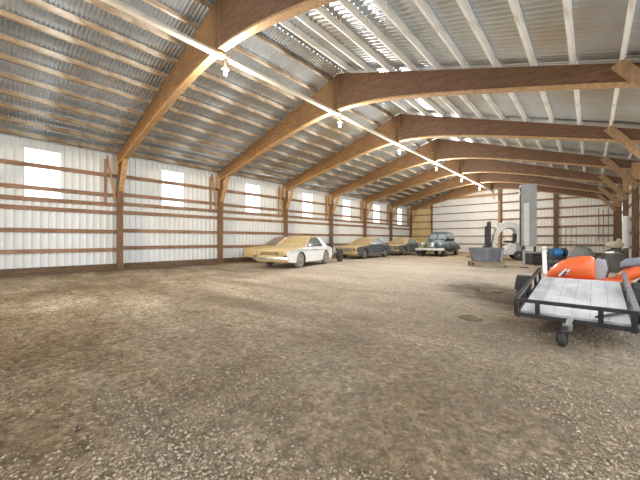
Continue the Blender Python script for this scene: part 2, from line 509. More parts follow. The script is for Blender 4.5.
# floor and outside yard: one gently uneven sheet
mb = MB()
mb.add([(LX - 0.1, YF, 0), (RX + 0.1, YF, 0), (RX + 0.1, YB + 0.12, 0), (LX - 0.1, YB + 0.12, 0)], [(0, 1, 2, 3)])
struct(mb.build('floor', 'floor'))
mb = MB()
X0, X1, Ya, Yb = LX - 0.1, RX + 0.1, YF, YB + 0.12
for q in ([(-90, -90), (90, -90), (90, Ya), (-90, Ya)], [(-90, Yb), (90, Yb), (90, 110), (-90, 110)], [(-90, Ya), (X0, Ya), (X0, Yb), (-90, Yb)], [(X1, Ya), (90, Ya), (90, Yb), (X1, Yb)]):
    mb.add([(a, b, 0) for a, b in q], [(0, 1, 2, 3)])
struct(mb.build('ground_outside', 'outer'))

# skirting boards
mb = MB(); mb.box((LX - 0.03, (YF + YB) / 2, 0.10), (0.05, YB - YF, 0.26)); struct(mb.build('baseboard_left', 'skirt'))
mb = MB(); mb.box(((DX1 + RX) / 2, YB + 0.05, 0.11), (RX - DX1, 0.05, 0.24)); struct(mb.build('baseboard_back', 'skirt'))

# girts (horizontal wall planks), bay by bay
tn = [4]


def trim(mb, material):
    struct(mb.build(f'trim_{tn[0]}', material)); tn[0] += 1


rows = [0.88, 1.64, 2.43, 2.80, 3.19, 3.97]
rnd = random.Random(3)
for k in range(-1, 6):
    for r in rows:
        mb = MB()
        dz = rnd.uniform(-0.03, 0.03) - (0.04 if k == -1 else 0)
        mb.box((LX - 0.045, fy(k) + BAY / 2, r + dz), (0.045, BAY - 0.03, 0.15), rot=Matrix.Rotation(rnd.uniform(-0.003, 0.003), 3, 'X'))
        trim(mb, 'girt')
for k in range(2, 6):
    for r in (0.85, 1.6, 2.35, 3.1, 3.85):
        mb = MB(); a = max(fy(k), OPEN_Y + 0.1)
        mb.box((RX + 0.045, (a + fy(k + 1)) / 2, r), (0.045, fy(k + 1) - a - 0.03, 0.14)); trim(mb, 'girt')
brow = [0.83, 1.59, 2.36, 3.14, 3.92, 4.70, 5.45, 6.2]
bx = [DX1, -2.2, RX]
for a, b in zip(bx, bx[1:]):
    for r in brow:
        a2, b2 = a, b
        if a < RIDGE_X or rz(b) - 0.25 < r:
            b2 = min(b, RIDGE_X + (RIDGE_Z - 0.2 - r) / MR)
        if b2 - a2 < 0.6: continue
        mb = MB(); mb.box(((a2 + b2) / 2, YB + 0.05, r), (b2 - a2 - 0.03, 0.045, 0.14)); trim(mb, 'girt_back')
for r in (0.85, 1.62, 2.4, 3.17, 3.95, 4.72):          # door ledgers
    mb = MB(); mb.box(((DX0 + DX1) / 2, YB + 0.065, r), (DX1 - DX0 - 0.05, 0.04, 0.09)); trim(mb, 'girt_back')
for r in (0.9, 1.65, 2.45, 3.2, 3.95, 4.7):
    mb = MB(); mb.box(((LX + DX0) / 2, YB + 0.08, r), (DX0 - LX - 0.05, 0.04, 0.11)); trim(mb, 'girt_back')
mb = MB(); mb.box(((DX0 + DX1) / 2, YB + 0.01, DZ + 0.12), (DX1 - DX0 + 0.2, 0.10, 0.26)); trim(mb, 'brace')     # door header
mb = MB(); mb.bar((DX0, YB + 0.03, DZ + 0.22), (RIDGE_X - 0.6, YB + 0.03, RIDGE_Z - 0.55), 0.08, 0.18); trim(mb, 'girt_back')

# ------------------------------------------------------------------ timber frames
ORD = ['first', 'second', 'third', 'fourth', 'fifth', 'sixth', 'seventh']


def rafter_poly(k):
    top, bot = [], []
    n = 56
    for i in range(n + 1):
        x = LX + 0.02 + (RX - LX - 0.04) * i / n
        zt = rz(x) - 0.003
        dx = x - RIDGE_X
        ap = 1.26
        end = 0.44 if dx < 0 else 0.34
        half = (RIDGE_X - LX) if dx < 0 else (RX - RIDGE_X)
        slope = (ML if dx < 0 else MR)
        zb_ap = RIDGE_Z - ap
        a = 2.2
        zb_end = rz(LX if dx < 0 else RX) - end
        mbt = (zb_ap - zb_end) / (math.sqrt(half * half + a * a) - a)
        zb = zb_ap - mbt * (math.sqrt(dx * dx + a * a) - a)
        top.append((x, zt)); bot.append((x, zb))
    return top, bot


def strip_prism(mb, top, bot, y0, y1):
    n = len(top)
    vs = []
    for (x, zt), (_, zb) in zip(top, bot):
        vs += [(x, y0, zb), (x, y0, zt), (x, y1, zt), (x, y1, zb)]
    fs = [(0, 1, 2, 3), tuple(4 * (n - 1) + i for i in (3, 2, 1, 0))]
    for i in range(n - 1):
        for j in range(4):
            j2 = (j + 1) % 4
            fs.append((4 * i + j, 4 * i + j2, 4 * i + 4 + j2, 4 * i + 4 + j))
    mb.add(vs, fs)


top, bot = rafter_poly(0)
for k in range(-1, 7):
    yc = fy(k) - (0.24 if k == 6 else 0)
    t = root('timber_rafter', 'x', 'rafter', (0, yc, 0), 0, 'curved timber roof rafters')
    hw = 0.085
    iL = min(range(len(top)), key=lambda i: abs(top[i][0] - RIDGE_X))
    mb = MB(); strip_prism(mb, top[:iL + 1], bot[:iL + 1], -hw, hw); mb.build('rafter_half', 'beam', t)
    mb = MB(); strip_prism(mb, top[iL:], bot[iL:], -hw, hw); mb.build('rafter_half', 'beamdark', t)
    mb = MB()                                       # pale sawn lamella along the lower edge
    strip_prism(mb, [(x, z + 0.005) for x, z in bot], [(x, z - 0.045) for x, z in bot], -hw - 0.012, hw + 0.012)
    mb.build('bottom_lamella', 'brace', t)
    if k == -1: t['label'] = 'curved timber roof rafter straight above the camera'
    elif k == 6: t['label'] = 'curved timber rafter set against the back gable wall'
    else: t['label'] = f'curved brown timber rafter spanning the barn, {ORD[k]} in line from the camera'

    # posts and braces
    def where(side):
        if k == -1: return f'behind the frame edge on the {side}'
        if k == 6: return f'in the back {side} corner of the barn'
        return f'{ORD[k]} from the camera along the {side} wall'
    for side, xw, sg in (('left', LX, 1), ('right', RX, -1)):
        if side == 'right' and k < -1: continue
        zt = rz(xw) - (0.44 if side == 'left' else 0.34)
        p = root('timber_post', f'square timber post holding a rafter, {where(side)}', 'post', (xw + sg * 0.16, yc, 0), 0, 'side wall posts')
        mb = MB(); mb.box((0, 0, zt / 2 - 0.03), (0.22, 0.19, zt + 0.04)); mb.build('post_shaft', 'post', p)
        for s2 in (-1, 1):
            mb = MB(); mb.box((0.0, s2 * 0.115, zt - 0.05), (0.24, 0.035, 0.7)); mb.build('splice_board', 'brace', p)
        if side == 'right' and k == 4:
            mb = MB(); mb.tube([(0.02, -0.03, 0.80), (0.02, -0.03, 2.50)], 0.16, 20); mb.build('sheet_sleeve', 'white', p, smooth=True)['label'] = 'shiny white sheet sleeve'
        run = 0.62 if side == 'left' else 0.72
        x1 = xw + sg * (0.30 + run)
        i = min(range(len(bot)), key=lambda i: abs(bot[i][0] - x1))
        zb = bot[i][1]
        b = root('knee_brace', f'diagonal timber knee brace under the rafter, {where(side)}', 'brace', (xw + sg * 0.28, yc, zt - 1.15), 0, 'knee braces')
        mb = MB()
        if side == 'left':
            pe = Vector((x1 - (xw + sg * 0.28), 0, zb - (zt - 1.15))); dd = pe.normalized()
            mb.bar(dd * 0.06, pe - dd * 0.07, 0.11, 0.17, (0, 1, 0))
        else:                                       # bolted to the near face of rafter and post
            bz = b.location
            mb.bar((0.40 - bz.x, -0.158, 4.80 - bz.z), (1.45 - bz.x, -0.158, 3.40 - bz.z), 0.23, 0.09, (0, 1, 0))
        mb.build('brace_board', 'brace' if side == 'left' else 'post_pale', b)
        if side == 'left' and k >= 0:
            b = root('wall_brace', f'thin slanting plank brace beside the post, {where(side)}', 'brace', (xw + 0.02, yc, 0), 0, 'wall braces')
            mb = MB(); mb.bar((0.0, -0.12, zt - 1.5), (0.0, -0.42, zt + 0.35), 0.04, 0.13, (1, 0, 0)); mb.build('slanted_plank', 'brace', b)
            mb = MB(); mb.box((0.0, -0.48, zt - 0.75), (0.035, 0.09, 1.9)); mb.build('upright_plank', 'girt', b)

# back gable posts
for x, lab in ((DX0, 'back wall post between the plywood bay and the wide door'), (DX1, 'back wall post beside the white forklift'), (-2.2, 'back wall post right of the tall grey cabinet')):
    ztop = rz(x) - 0.3
    t = root('gable_post', lab, 'post', (x, YB - 0.05 if x != DX0 else YB + 0.02, 0), 0, 'back gable posts')
    w = 0.12 if x == DX0 else 0.30
    mb = MB(); mb.box((0, 0, ztop / 2 - 0.03), (w, 0.14, ztop + 0.05)); mb.build('post_shaft', 'post', t)
    if x != DX0:
        mb = MB(); mb.box((-0.06, -0.09, ztop / 2 - 0.8), (0.14, 0.04, ztop - 2.0)); mb.build('splice_board', 'brace' if x == DX1 else 'post', t)

# purlins, one per line and bay
left_x = [-14.95 + 0.70 * i for i in range(12)]
right_x = [0.47 - 0.745 * i for i in range(-1, 10)]
protos = {}
BAYWORD = ['bay nearest the camera'] + [f'{ORD[i]} bay past the nearest rafter' for i in range(6)]
for side, lst in (('left', left_x), ('right', right_x)):
    ang = math.atan(ML if side == 'left' else -MR)
    for i, x in enumerate(lst):
        for k in range(-1, 6):
            key = side
            if key not in protos:
                mb = MB(); mb.box((0, 0, 0), (0.06, BAY - 0.012, PUR - 0.008))
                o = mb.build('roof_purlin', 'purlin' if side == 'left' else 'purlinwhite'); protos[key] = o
            else:
                o = protos[key].copy(); col.objects.link(o)
            jit = rnd.uniform(-0.02, 0.02)
            xx = x + jit
            o.location = (xx - math.sin(ang) * PUR / 2 * 0, fy(k) + BAY / 2, rz(xx) + PUR / 2 / math.cos(ang) * 0.985)
            o.rotation_euler = (0, -ang, rnd.uniform(-0.003, 0.003))
            tag(o, f'pale roof purlin, {i + 1}{"st" if i == 0 else "nd" if i == 1 else "rd" if i == 2 else "th"} up from the {side} eave, {BAYWORD[k + 1]}', 'purlin', f'roof purlins of the {side} slope')

# ------------------------------------------------------------------ white pipe and its lamp holders
PX, PZ = -6.92, 5.84
LAMP = 205.0
t = root('ceiling_pipe', 'long white pipe running under the rafters to the back wall', 'pipe', (PX, 0, PZ))
mb = MB(); mb.tube([(0, -6, 0), (0, YB - 0.25, 0)], 0.075, 14); mb.build('pipe_run', 'pvc', t, smooth=True)
mb = MB(); mb.tube([(0, YB - 0.25, 0.02), (0.05, YB - 0.2, -0.1), (0.12, YB - 0.16, -0.75)], 0.05, 12); mb.build('down_bend', 'pvc', t, smooth=True)
for k in range(-1, 6):
    mb = MB(); mb.lathe([(0.088, -0.03), (0.088, 0.03)], (0, fy(k) + 0.0, 0), 'Y', 14); mb.build('coupling', 'pvc', t, smooth=True)
for k, lab in ((0, 'white lamp holder with bulb hanging from the pipe at the nearest rafter'), (2, 'small white lamp holder hanging from the pipe at the third rafter'),
               (3, 'tiny white lamp holder hanging from the pipe at the fourth rafter'), (4, 'tiny white lamp holder hanging from the pipe at the fifth rafter'), (1, 'small white lamp holder hanging from the pipe at the second rafter'), (5, 'last tiny white lamp holder hanging from the pipe, by the back wall'), (-1, 'white lamp holder hanging from the pipe above the camera')):  # second-rafter, back-wall and overhead holders are added to spread the light
    t = root('hanging_lamp', lab, 'lamp', (PX, fy(k) + 0.14, PZ - 0.06), 0, 'lamps along the pipe')
    mb = MB(); mb.lathe([(0.05, 0), (0.06, -0.03), (0.035, -0.06), (0.035, -0.16), (0.05, -0.2)], (0, 0, 0), 'Z', 14); mb.build('lamp_holder', 'pvc', t, smooth=True)
    mb = MB(); mb.lathe([(0.04, -0.17), (0.065, -0.19), (0.085, -0.215), (0.08, -0.22), (0.06, -0.20), (0.035, -0.185)], (0, 0, 0), 'Z', 20, closed=True); mb.build('reflector_shade', 'pvc', t, smooth=True)
    l = bpy.data.lights.new('bulb_light', 'POINT'); l.energy = LAMP * (1.25 if k >= 3 else 1.0); l.shadow_soft_size = 0.12; l.specular_factor = 0.35; l.color = (1.0, 0.95, 0.88)  # added fill light below each bulb; the bulbs themselves are unlit
    lo = bpy.data.objects.new('bulb_light', l); col.objects.link(lo); lo.location = (PX, fy(k) + 0.14, PZ - 0.50)
    mb = MB(); mb.lathe([(0.025, -0.2), (0.04, -0.24), (0.055, -0.30), (0.045, -0.35), (0.012, -0.375)], (0, 0, 0), 'Z', 14); mb.build('bulb', 'bulb', t, smooth=True)


# ------------------------------------------------------------------ vehicles
def wheel(parent, c, r, w, tyre='rubber', hub='hub', white=None, sx=1):
    mb = MB()
    mb.lathe([(r * 0.60, -w * .42), (r * 0.86, -w * .5), (r * 0.96, -w * .40), (r, -w * .2), (r, w * .2), (r * 0.96, w * .40), (r * .86, w * .5), (r * 0.60, w * .42)], (0, 0, 0), 'X', 28)
    o = mb.build('wheel', [tyre], parent, smooth=True)
    o.location = c
    mb = MB()
    mb.lathe([(r * 0.62, sx * w * .36), (r * 0.58, sx * w * .47), (r * 0.46, sx * w * .40), (r * 0.26, sx * w * .42), (r * 0.22, sx * w * .52), (0.01, sx * w * .56)], (0, 0, 0), 'X', 24)
    h = mb.build('hubcap', hub, o, smooth=True)
    return o


def arch(yc, zc, r, n=10):
    """front-to-back underside outline of a wheel arch, listed from rear to front"""
    return [(yc + r * math.cos(PI * i / n), zc + r * math.sin(PI * i / n), 'arch') for i in range(n + 1)]


def car(name, label, loc, rot, L, W, yw1, yw2, wr, prof_top, cabin, mats, hood_rng, group=None, wheelm=('rubber', 'hub'), plan=0.10, extras=None):
    """prof_top: (y from the nose, z, tag) outline over the top from front-bottom to rear-bottom"""
    t = root(name, label, 'car', loc, rot, group)
    half = L / 2
    zb = 0.24
    pts = [(y, z, g) for y, z, g in prof_top]
    pts += [(yw2 + wr * 1.16, zb, 'under')] + arch(yw2, wr * 0.98, wr * 1.14) + [(yw2 - wr * 1.16, zb, 'under'), (yw1 + wr * 1.16, zb, 'under')] + arch(yw1, wr * 0.98, wr * 1.14) + [(yw1 - wr * 1.16, zb, 'under')]
    n = len(pts)
    ts = [-1, -0.985, -0.93, -0.8, -0.4, 0, 0.4, 0.8, 0.93, 0.985, 1]

    def P(i, tt):
        y, z, g = pts[i]
        a = abs(tt)
        yc = y - half
        ends = 1 - plan * abs(yc / half) ** 5
        x = tt * W / 2 * ends
        yy = yc * (1 - 0.035 * a ** 6)
        if g in ('top', 'hood', 'deck'):
            z = z - 0.035 * a ** 8 + 0.02 * (1 - a * a)
        if z < 0.45: x *= 1 - 0.06 * (0.45 - z) / 0.45 * (1 if g != 'arch' else 0)
        if z > 0.6: x *= 1 - 0.03 * (z - 0.6) / 0.4
        return (x, yy, z)
    body, hood = MB(), MB()
    for j in range(len(ts) - 1):
        for i in range(n):
            i2 = (i + 1) % n
            q = [P(i, ts[j]), P(i2, ts[j]), P(i2, ts[j + 1]), P(i, ts[j + 1])]
            g1, g2 = pts[i][2], pts[i2][2]
            inh = hood_rng[0] <= i < hood_rng[1] and abs(ts[j] + ts[j + 1]) / 2 < 0.93
            if inh:
                hood.add(q, [(0, 1, 2, 3)])
            else:
                mi = 2 if (g1 in ('arch', 'under') and g2 in ('arch', 'under')) else (1 if (g1 == 'front' or g2 == 'front' or i < hood_rng[1]) else 0)
                if mi == 1 and abs(ts[j] + ts[j + 1]) / 2 > 0.97 : mi = 0
                body.add(q, [(0, 1, 2, 3)], mi)
    for tt, rev in ((-1, False), (1, True)):
        f = list(range(n))
        body.add([P(i, tt) for i in range(n)], [tuple(f[::-1] if rev else f)], 0)
    body.build('car_body', [mats['side'], mats['front'], 'black'], t, smooth=True, angle=35)
    if hood.v: hood.build('hood', mats['hood'], t, smooth=True, angle=35)
    # greenhouse
    c = cabin
    zb_ = c['zb']; wb = c['wb']; wt = c['wt']; zt = c['zt']
    F0, F1, R0, R1 = c['y'][0] - half, c['y'][1] - half, c['y'][2] - half, c['y'][3] - half   # screen base, screen top, rear top, rear base
    mb = MB()                                        # roof skin
    nn = 7
    rings = []
    for i in range(nn + 1):
        u = i / nn
        y = F1 + (R0 - F1) * u
        ring = []
        for j in range(13):
            v = -1 + 2 * j / 12
            ring.append((v * wt, y + (0.05 if i == 0 else -0.05 if i == nn else 0) * (abs(v) ** 4), zt - 0.07 * abs(v) ** 3 - 0.06 * abs(2 * u - 1) ** 3))
        rings.append(ring + [(x * 0.97, y2, z - 0.05) for x, y2, z in ring[::-1]])
    mb.rings(rings)
    rf = mb.build('roof', mats['roof'], t, smooth=True, angle=50)
    zr = zt - 0.10
    A = [(-wb, F0, zb_), (wb, F0, zb_), (wt * .95, F1 + .03, zr), (-wt * .95, F1 + .03, zr)]
    B = [(wb, R1, zb_), (-wb, R1, zb_), (-wt * .95, R0 - .03, zr), (wt * .95, R0 - .03, zr)]

    def pane(name, q, m_, push=0.0):
        q = [Vector(p) for p in q]
        nrm = (q[1] - q[0]).cross(q[2] - q[1]).normalized()
        cen = sum(q, Vector()) / 4
        bulge = 0.06 if name in ('windshield', 'rear_window') else 0.015
        mb = MB(); N_ = 6
        vs, fs = [], []
        for i in range(N_ + 1):
            for j in range(N_ + 1):
                u, v = i / N_, j / N_
                p = (q[0] * (1 - u) + q[1] * u) * (1 - v) + (q[3] * (1 - u) + q[2] * u) * v
                vs.append(p + nrm * (bulge * (1 - (2 * u - 1) ** 2)))
        o_ = len(vs)
        vs += [p - nrm * 0.012 for p in vs]
        for i in range(N_):
            for j in range(N_):
                a = i * (N_ + 1) + j
                f = (a, a + N_ + 1, a + N_ + 2, a + 1)
                fs.append(f); fs.append(tuple(x + o_ for x in f[::-1]))
        edge = [i * (N_ + 1) for i in range(N_ + 1)] + [N_ * (N_ + 1) + j for j in range(1, N_ + 1)] + [i * (N_ + 1) + N_ for i in range(N_ - 1, -1, -1)] + [j for j in range(N_ - 1, 0, -1)]
        for a, b in zip(edge, edge[1:] + edge[:1]): fs.append((a, b, b + o_, a + o_))
        mb.add(vs, fs)
        return mb.build(name, m_, t, smooth=True)
    pane('windshield', A, mats['screen'])
    pane('rear_window', B, mats.get('glass', 'glass'))
    cp = c.get('cp', 0.35)                           # width of the rear pillar at the belt
    bp = c.get('bp')
    for s in (-1, 1):
        yF, yT = F0 + 0.05, F1 + 0.06
        yRb, yRt = R1 - cp, R0 - cp * c.get('cpt', 0.55)
        segs = [(yF, yT, yRb, yRt)] if bp is None else [(yF, yT, bp - half - 0.04, bp - half - 0.04), (bp - half + 0.04, bp - half + 0.04, yRb, yRt)]
        for a0, a1, b0, b1 in segs:
            q = [(s * wb * .985, a0, zb_ + 0.02), (s * wb * .985, b0, zb_ + 0.02), (s * wt * .985, b1, zr), (s * wt * .985, a1, zr)]
            if s < 0: q = [q[1], q[0], q[3], q[2]]
            pane('side_window', q, mats.get('glass', 'glass'))
        # pillars
        mb = MB(); mb.bar((s * wb, F0, zb_), (s * wt * .97, F1 + .03, zr + .02), 0.06, 0.07); mb.build('pillar', mats['pillar'], t)
        if bp is not None:
            mb = MB(); mb.bar((s * wb, bp - half, zb_), (s * wt, bp - half, zr + .02), 0.05, 0.08, (0, 1, 0)); mb.build('pillar', mats['pillar2'], t)
        mb = MB()
        o1 = [(s * wb, yRb, zb_ - .01), (s * wb, R1 + 0.04, zb_ - .01), (s * wt * .98, R0, zr + .03), (s * wt * .98, yRt, zr + .03)]
        o2 = [(p[0] - s * 0.07, p[1], p[2]) for p in o1]
        mb.rings([o1, o2]); mb.build('pillar', mats['pillar2'], t)
    for (x, y) in ((-1, yw1), (1, yw1), (-1, yw2), (1, yw2)):
        wheel(t, (x * (W / 2 - 0.11), y - half, wr), wr, 0.2, wheelm[0], wheelm[1], sx=x)
    if extras: extras(t, half)
    return t


def bumper(t, y, z, W, m_, h=0.12, sweep=0.14, name='bumper', d=0.06):
    mb = MB()
    rings = []
    for i in range(13):
        v = -1 + 2 * i / 12
        yy = y + math.copysign(sweep, -y) * abs(v) ** 3
        rings.append([(v * W / 2, yy - d / 2, z - h / 2), (v * W / 2, yy + d / 2, z - h / 2), (v * W / 2, yy + d / 2 * 1.2, z), (v * W / 2, yy + d / 2, z + h / 2), (v * W / 2, yy - d / 2, z + h / 2), (v * W / 2, yy - d / 2 * 1.4, z)])
    mb.rings(rings)
    return mb.build(name, m_, t, smooth=True)


def lamps(t, y, z, xs_, r, m_='glasslight', rim='chrome'):
    for x in xs_:
        mb = MB(); mb.lathe([(r, 0.03), (r * 1.12, 0.0), (r * 1.1, -0.03), (r * .95, -0.035)], (x, y, z), 'Y', 20)
        o = mb.build('headlight', rim, t, smooth=True)
        mb = MB(); mb.lathe([(r * .95, -0.03), (r * .6, -0.05), (0.01, -0.058)], (x, y, z), 'Y', 20); mb.build('lens', m_, o, smooth=True)


# --- white hardtop
def white_extras(t, h):
    mb = MB(); mb.box((0, -h + 0.02, 0.66), (1.50, 0.06, 0.15)); g = mb.build('grille', 'dark', t, bevel=0.01)
    for i in range(5):
        mb2 = MB(); mb2.box((0, -h - 0.012, 0.605 + 0.027 * i), (1.44, 0.02, 0.008)); mb2.build('grille_bar', 'dust', g)
    lamps(t, -h + 0.0, 0.665, (-0.74, -0.56, 0.56, 0.74), 0.075, 'dustglass', 'dust')
    bumper(t, -h - 0.05, 0.45, 1.82, 'chrome', 0.13)
    bumper(t, h + 0.03, 0.48, 1.82, 'chrome', 0.13)
    for s in (-1, 1):
        mb = MB(); mb.bar((s * 0.915, -h + 0.12, 0.79), (s * 0.925, h - 0.15, 0.75), 0.012, 0.025); mb.build('side_trim', 'chrome', t)
        mb = MB(); mb.box((s * 0.925, -0.05, 0.80), (0.03, 0.14, 0.025)); mb.build('door_handle', 'chrome', t)
        for yy in (-0.78, 0.28):
            mb = MB(); mb.box((s * 0.921, yy, 0.57), (0.006, 0.012, 0.46)); mb.build('door_seam', 'dark', t)
        mb = MB(); mb.box((s * 0.80, -h + 0.005, 0.54), (0.16, 0.05, 0.05)); mb.build('marker_lamp', 'black', t)


WL = 4.60
white_prof = [(0.10, 0.30, 'front'), (0.02, 0.42, 'front'), (0.0, 0.60, 'front'), (0.03, 0.78, 'front'), (0.10, 0.815, 'hood'), (0.8, 0.88, 'hood'), (1.50, 0.925, 'hood'), (1.62, 0.935, 'top'),
              (2.6, 0.94, 'top'), (3.70, 0.93, 'top'), (4.3, 0.90, 'deck'), (4.53, 0.85, 'deck'), (4.60, 0.70, 'rear'), (4.57, 0.45, 'rear'), (4.45, 0.30, 'rear')]


H1 = math.atan2(0.62, 3.05)        # nose swings a little towards the room
car('parked_car', 'white hardtop car with tan dusty hood, nearest in the row of parked cars', (-10.79, 10.51, 0), 0.25, WL, 1.86, 1.05, 3.65, 0.345, white_prof,
    dict(zb=0.93, wb=0.82, wt=0.68, zt=1.45, y=(1.62, 2.28, 3.25, 3.90), cp=0.45, cpt=0.4),
    dict(side='whitecar', front='dust', hood='dust', roof='dust', screen='dustglass', pillar='pink', pillar2='white', glass='glass'), (3, 6), 'parked cars', ('dustrubber', 'hub'), extras=white_extras)


# --- slate coupe
def coupe_extras(t, h):
    mb = MB(); mb.box((0, -h + 0.03, 0.60), (1.05, 0.06, 0.22)); mb.build('grille', 'dustgrey', t, bevel=0.01)
    lamps(t, -h + 0.02, 0.62, (-0.68, 0.68), 0.10, 'dark', 'dust')
    bumper(t, -h - 0.03, 0.42, 1.76, 'dust', 0.10)
    bumper(t, h + 0.03, 0.46, 1.76, 'chrome', 0.10)
    for s in (-1, 1):
        mb = MB(); mb.box((s * 0.90, 0.15, 0.32), (0.03, 1.9, 0.05)); mb.build('side_trim', 'chrome', t)
        mb = MB(); mb.box((s * 0.907, 0.30, 0.74), (0.03, 0.14, 0.025)); mb.build('door_handle', 'chrome', t)
        for yy in (-0.55, 0.62):
            mb = MB(); mb.box((s * 0.909, yy, 0.57), (0.006, 0.012, 0.42)); mb.build('door_seam', 'black', t)


coupe_prof = [(0.08, 0.28, 'front'), (0.0, 0.42, 'front'), (0.0, 0.62, 'front'), (0.05, 0.76, 'front'), (0.14, 0.80, 'hood'), (0.8, 0.87, 'hood'), (1.55, 0.92, 'hood'), (1.68, 0.93, 'top'),
              (2.6, 0.93, 'top'), (3.9, 0.93, 'top'), (4.4, 0.90, 'deck'), (4.62, 0.84, 'deck'), (4.68, 0.70, 'rear'), (4.66, 0.45, 'rear'), (4.55, 0.28, 'rear')]
coupe_mats = dict(side='slate', front='dust', hood='dust', roof='dust', screen='dustglass', pillar='dust', pillar2='slate', glass='glasslight')
car('parked_car', 'dark slate coupe with tan dusty nose and windshield, behind the white car', (-11.95, 18.2, 0), 0.03, 4.68, 1.84, 0.92, 3.72, 0.335, coupe_prof,
    dict(zb=0.92, wb=0.80, wt=0.62, zt=1.42, y=(1.62, 2.35, 3.15, 4.10), cp=0.40, cpt=0.4), coupe_mats, (3, 6), 'parked cars', ('rubber', 'hub'), extras=coupe_extras)
sedan_mats = dict(side='darkcar', front='darkcar', hood='dust', roof='dust', screen='dustglass', pillar='dust', pillar2='dustgrey', glass='glass')
car('parked_car', 'dark car with tan dusty hood and windshield, between the slate coupe and the vintage sedan', (-11.95, 24.0, 0), -0.02, 4.68, 1.84, 0.92, 3.72, 0.335, coupe_prof,
    dict(zb=0.92, wb=0.80, wt=0.64, zt=1.44, y=(1.45, 2.20, 3.30, 3.95), cp=0.35, cpt=0.5, bp=2.75), sedan_mats, (3, 6), 'parked cars', ('rubber', 'hub'), extras=coupe_extras)
grey_mats = dict(side='dust', front='dust', hood='dust', roof='dustgrey', screen='dustgrey', pillar='dustgrey', pillar2='dustgrey', glass='glass')
car('parked_car', 'dusty tan car with grey windshield, mostly hidden behind the white car by the wall', (-13.85, 12.3, 0), 0.0, 4.68, 1.80, 0.92, 3.72, 0.335, coupe_prof,
    dict(zb=0.92, wb=0.78, wt=0.62, zt=1.46, y=(1.5, 2.20, 3.2, 4.0), cp=0.40, cpt=0.4), grey_mats, (3, 6), 'parked cars', ('dustrubber', 'hub'))


# --- vintage sedan (about 1940)
def sring(y, w, z0, z1, n=20, p=2.6, x0=0.0):
    out = []
    for k in range(n):
        t = 2 * PI * k / n
        c, s = math.cos(t), math.sin(t)
        out.append((x0 + w * math.copysign(abs(c) ** (2 / p), c), y, (z0 + z1) / 2 + (z1 - z0) / 2 * math.copysign(abs(s) ** (2 / p), s)))
    return out


t = root('vintage_sedan', 'dark teal rounded vintage sedan with pale bumper, by the back wall door', 'car', (-9.12, 24.9, 0), 0.05, 'parked cars')
t.scale = (1.14, 1.10, 1.10)
mb = MB()
mb.rings([sring(-2.05, 0.22, 0.50, 0.92), sring(-2.0, 0.34, 0.44, 1.04), sring(-1.7, 0.43, 0.40, 1.12), sring(-1.2, 0.52, 0.36, 1.16), sring(-0.75, 0.66, 0.32, 1.18), sring(-0.5, 0.76, 0.30, 1.18),
          sring(0.2, 0.84, 0.28, 1.18), sring(1.0, 0.84, 0.28, 1.17), sring(1.6, 0.74, 0.32, 1.10), sring(2.1, 0.56, 0.36, 0.92), sring(2.35, 0.30, 0.42, 0.70)])
mb.build('car_body', 'teal', t, smooth=True, angle=60)
mb = MB()
mb.rings([sring(-0.72, 0.62, 1.08, 1.20, p=3), sring(-0.50, 0.66, 1.08, 1.38, p=3), sring(-0.22, 0.68, 1.08, 1.64, p=3), sring(0.1, 0.69, 1.08, 1.73, p=3), sring(0.7, 0.69, 1.08, 1.75, p=3), sring(1.15, 0.66, 1.06, 1.66, p=3), sring(1.6, 0.58, 1.02, 1.42, p=3), sring(1.95, 0.42, 0.96, 1.12, p=3)])
mb.build('roof', 'teal', t, smooth=True, angle=60)
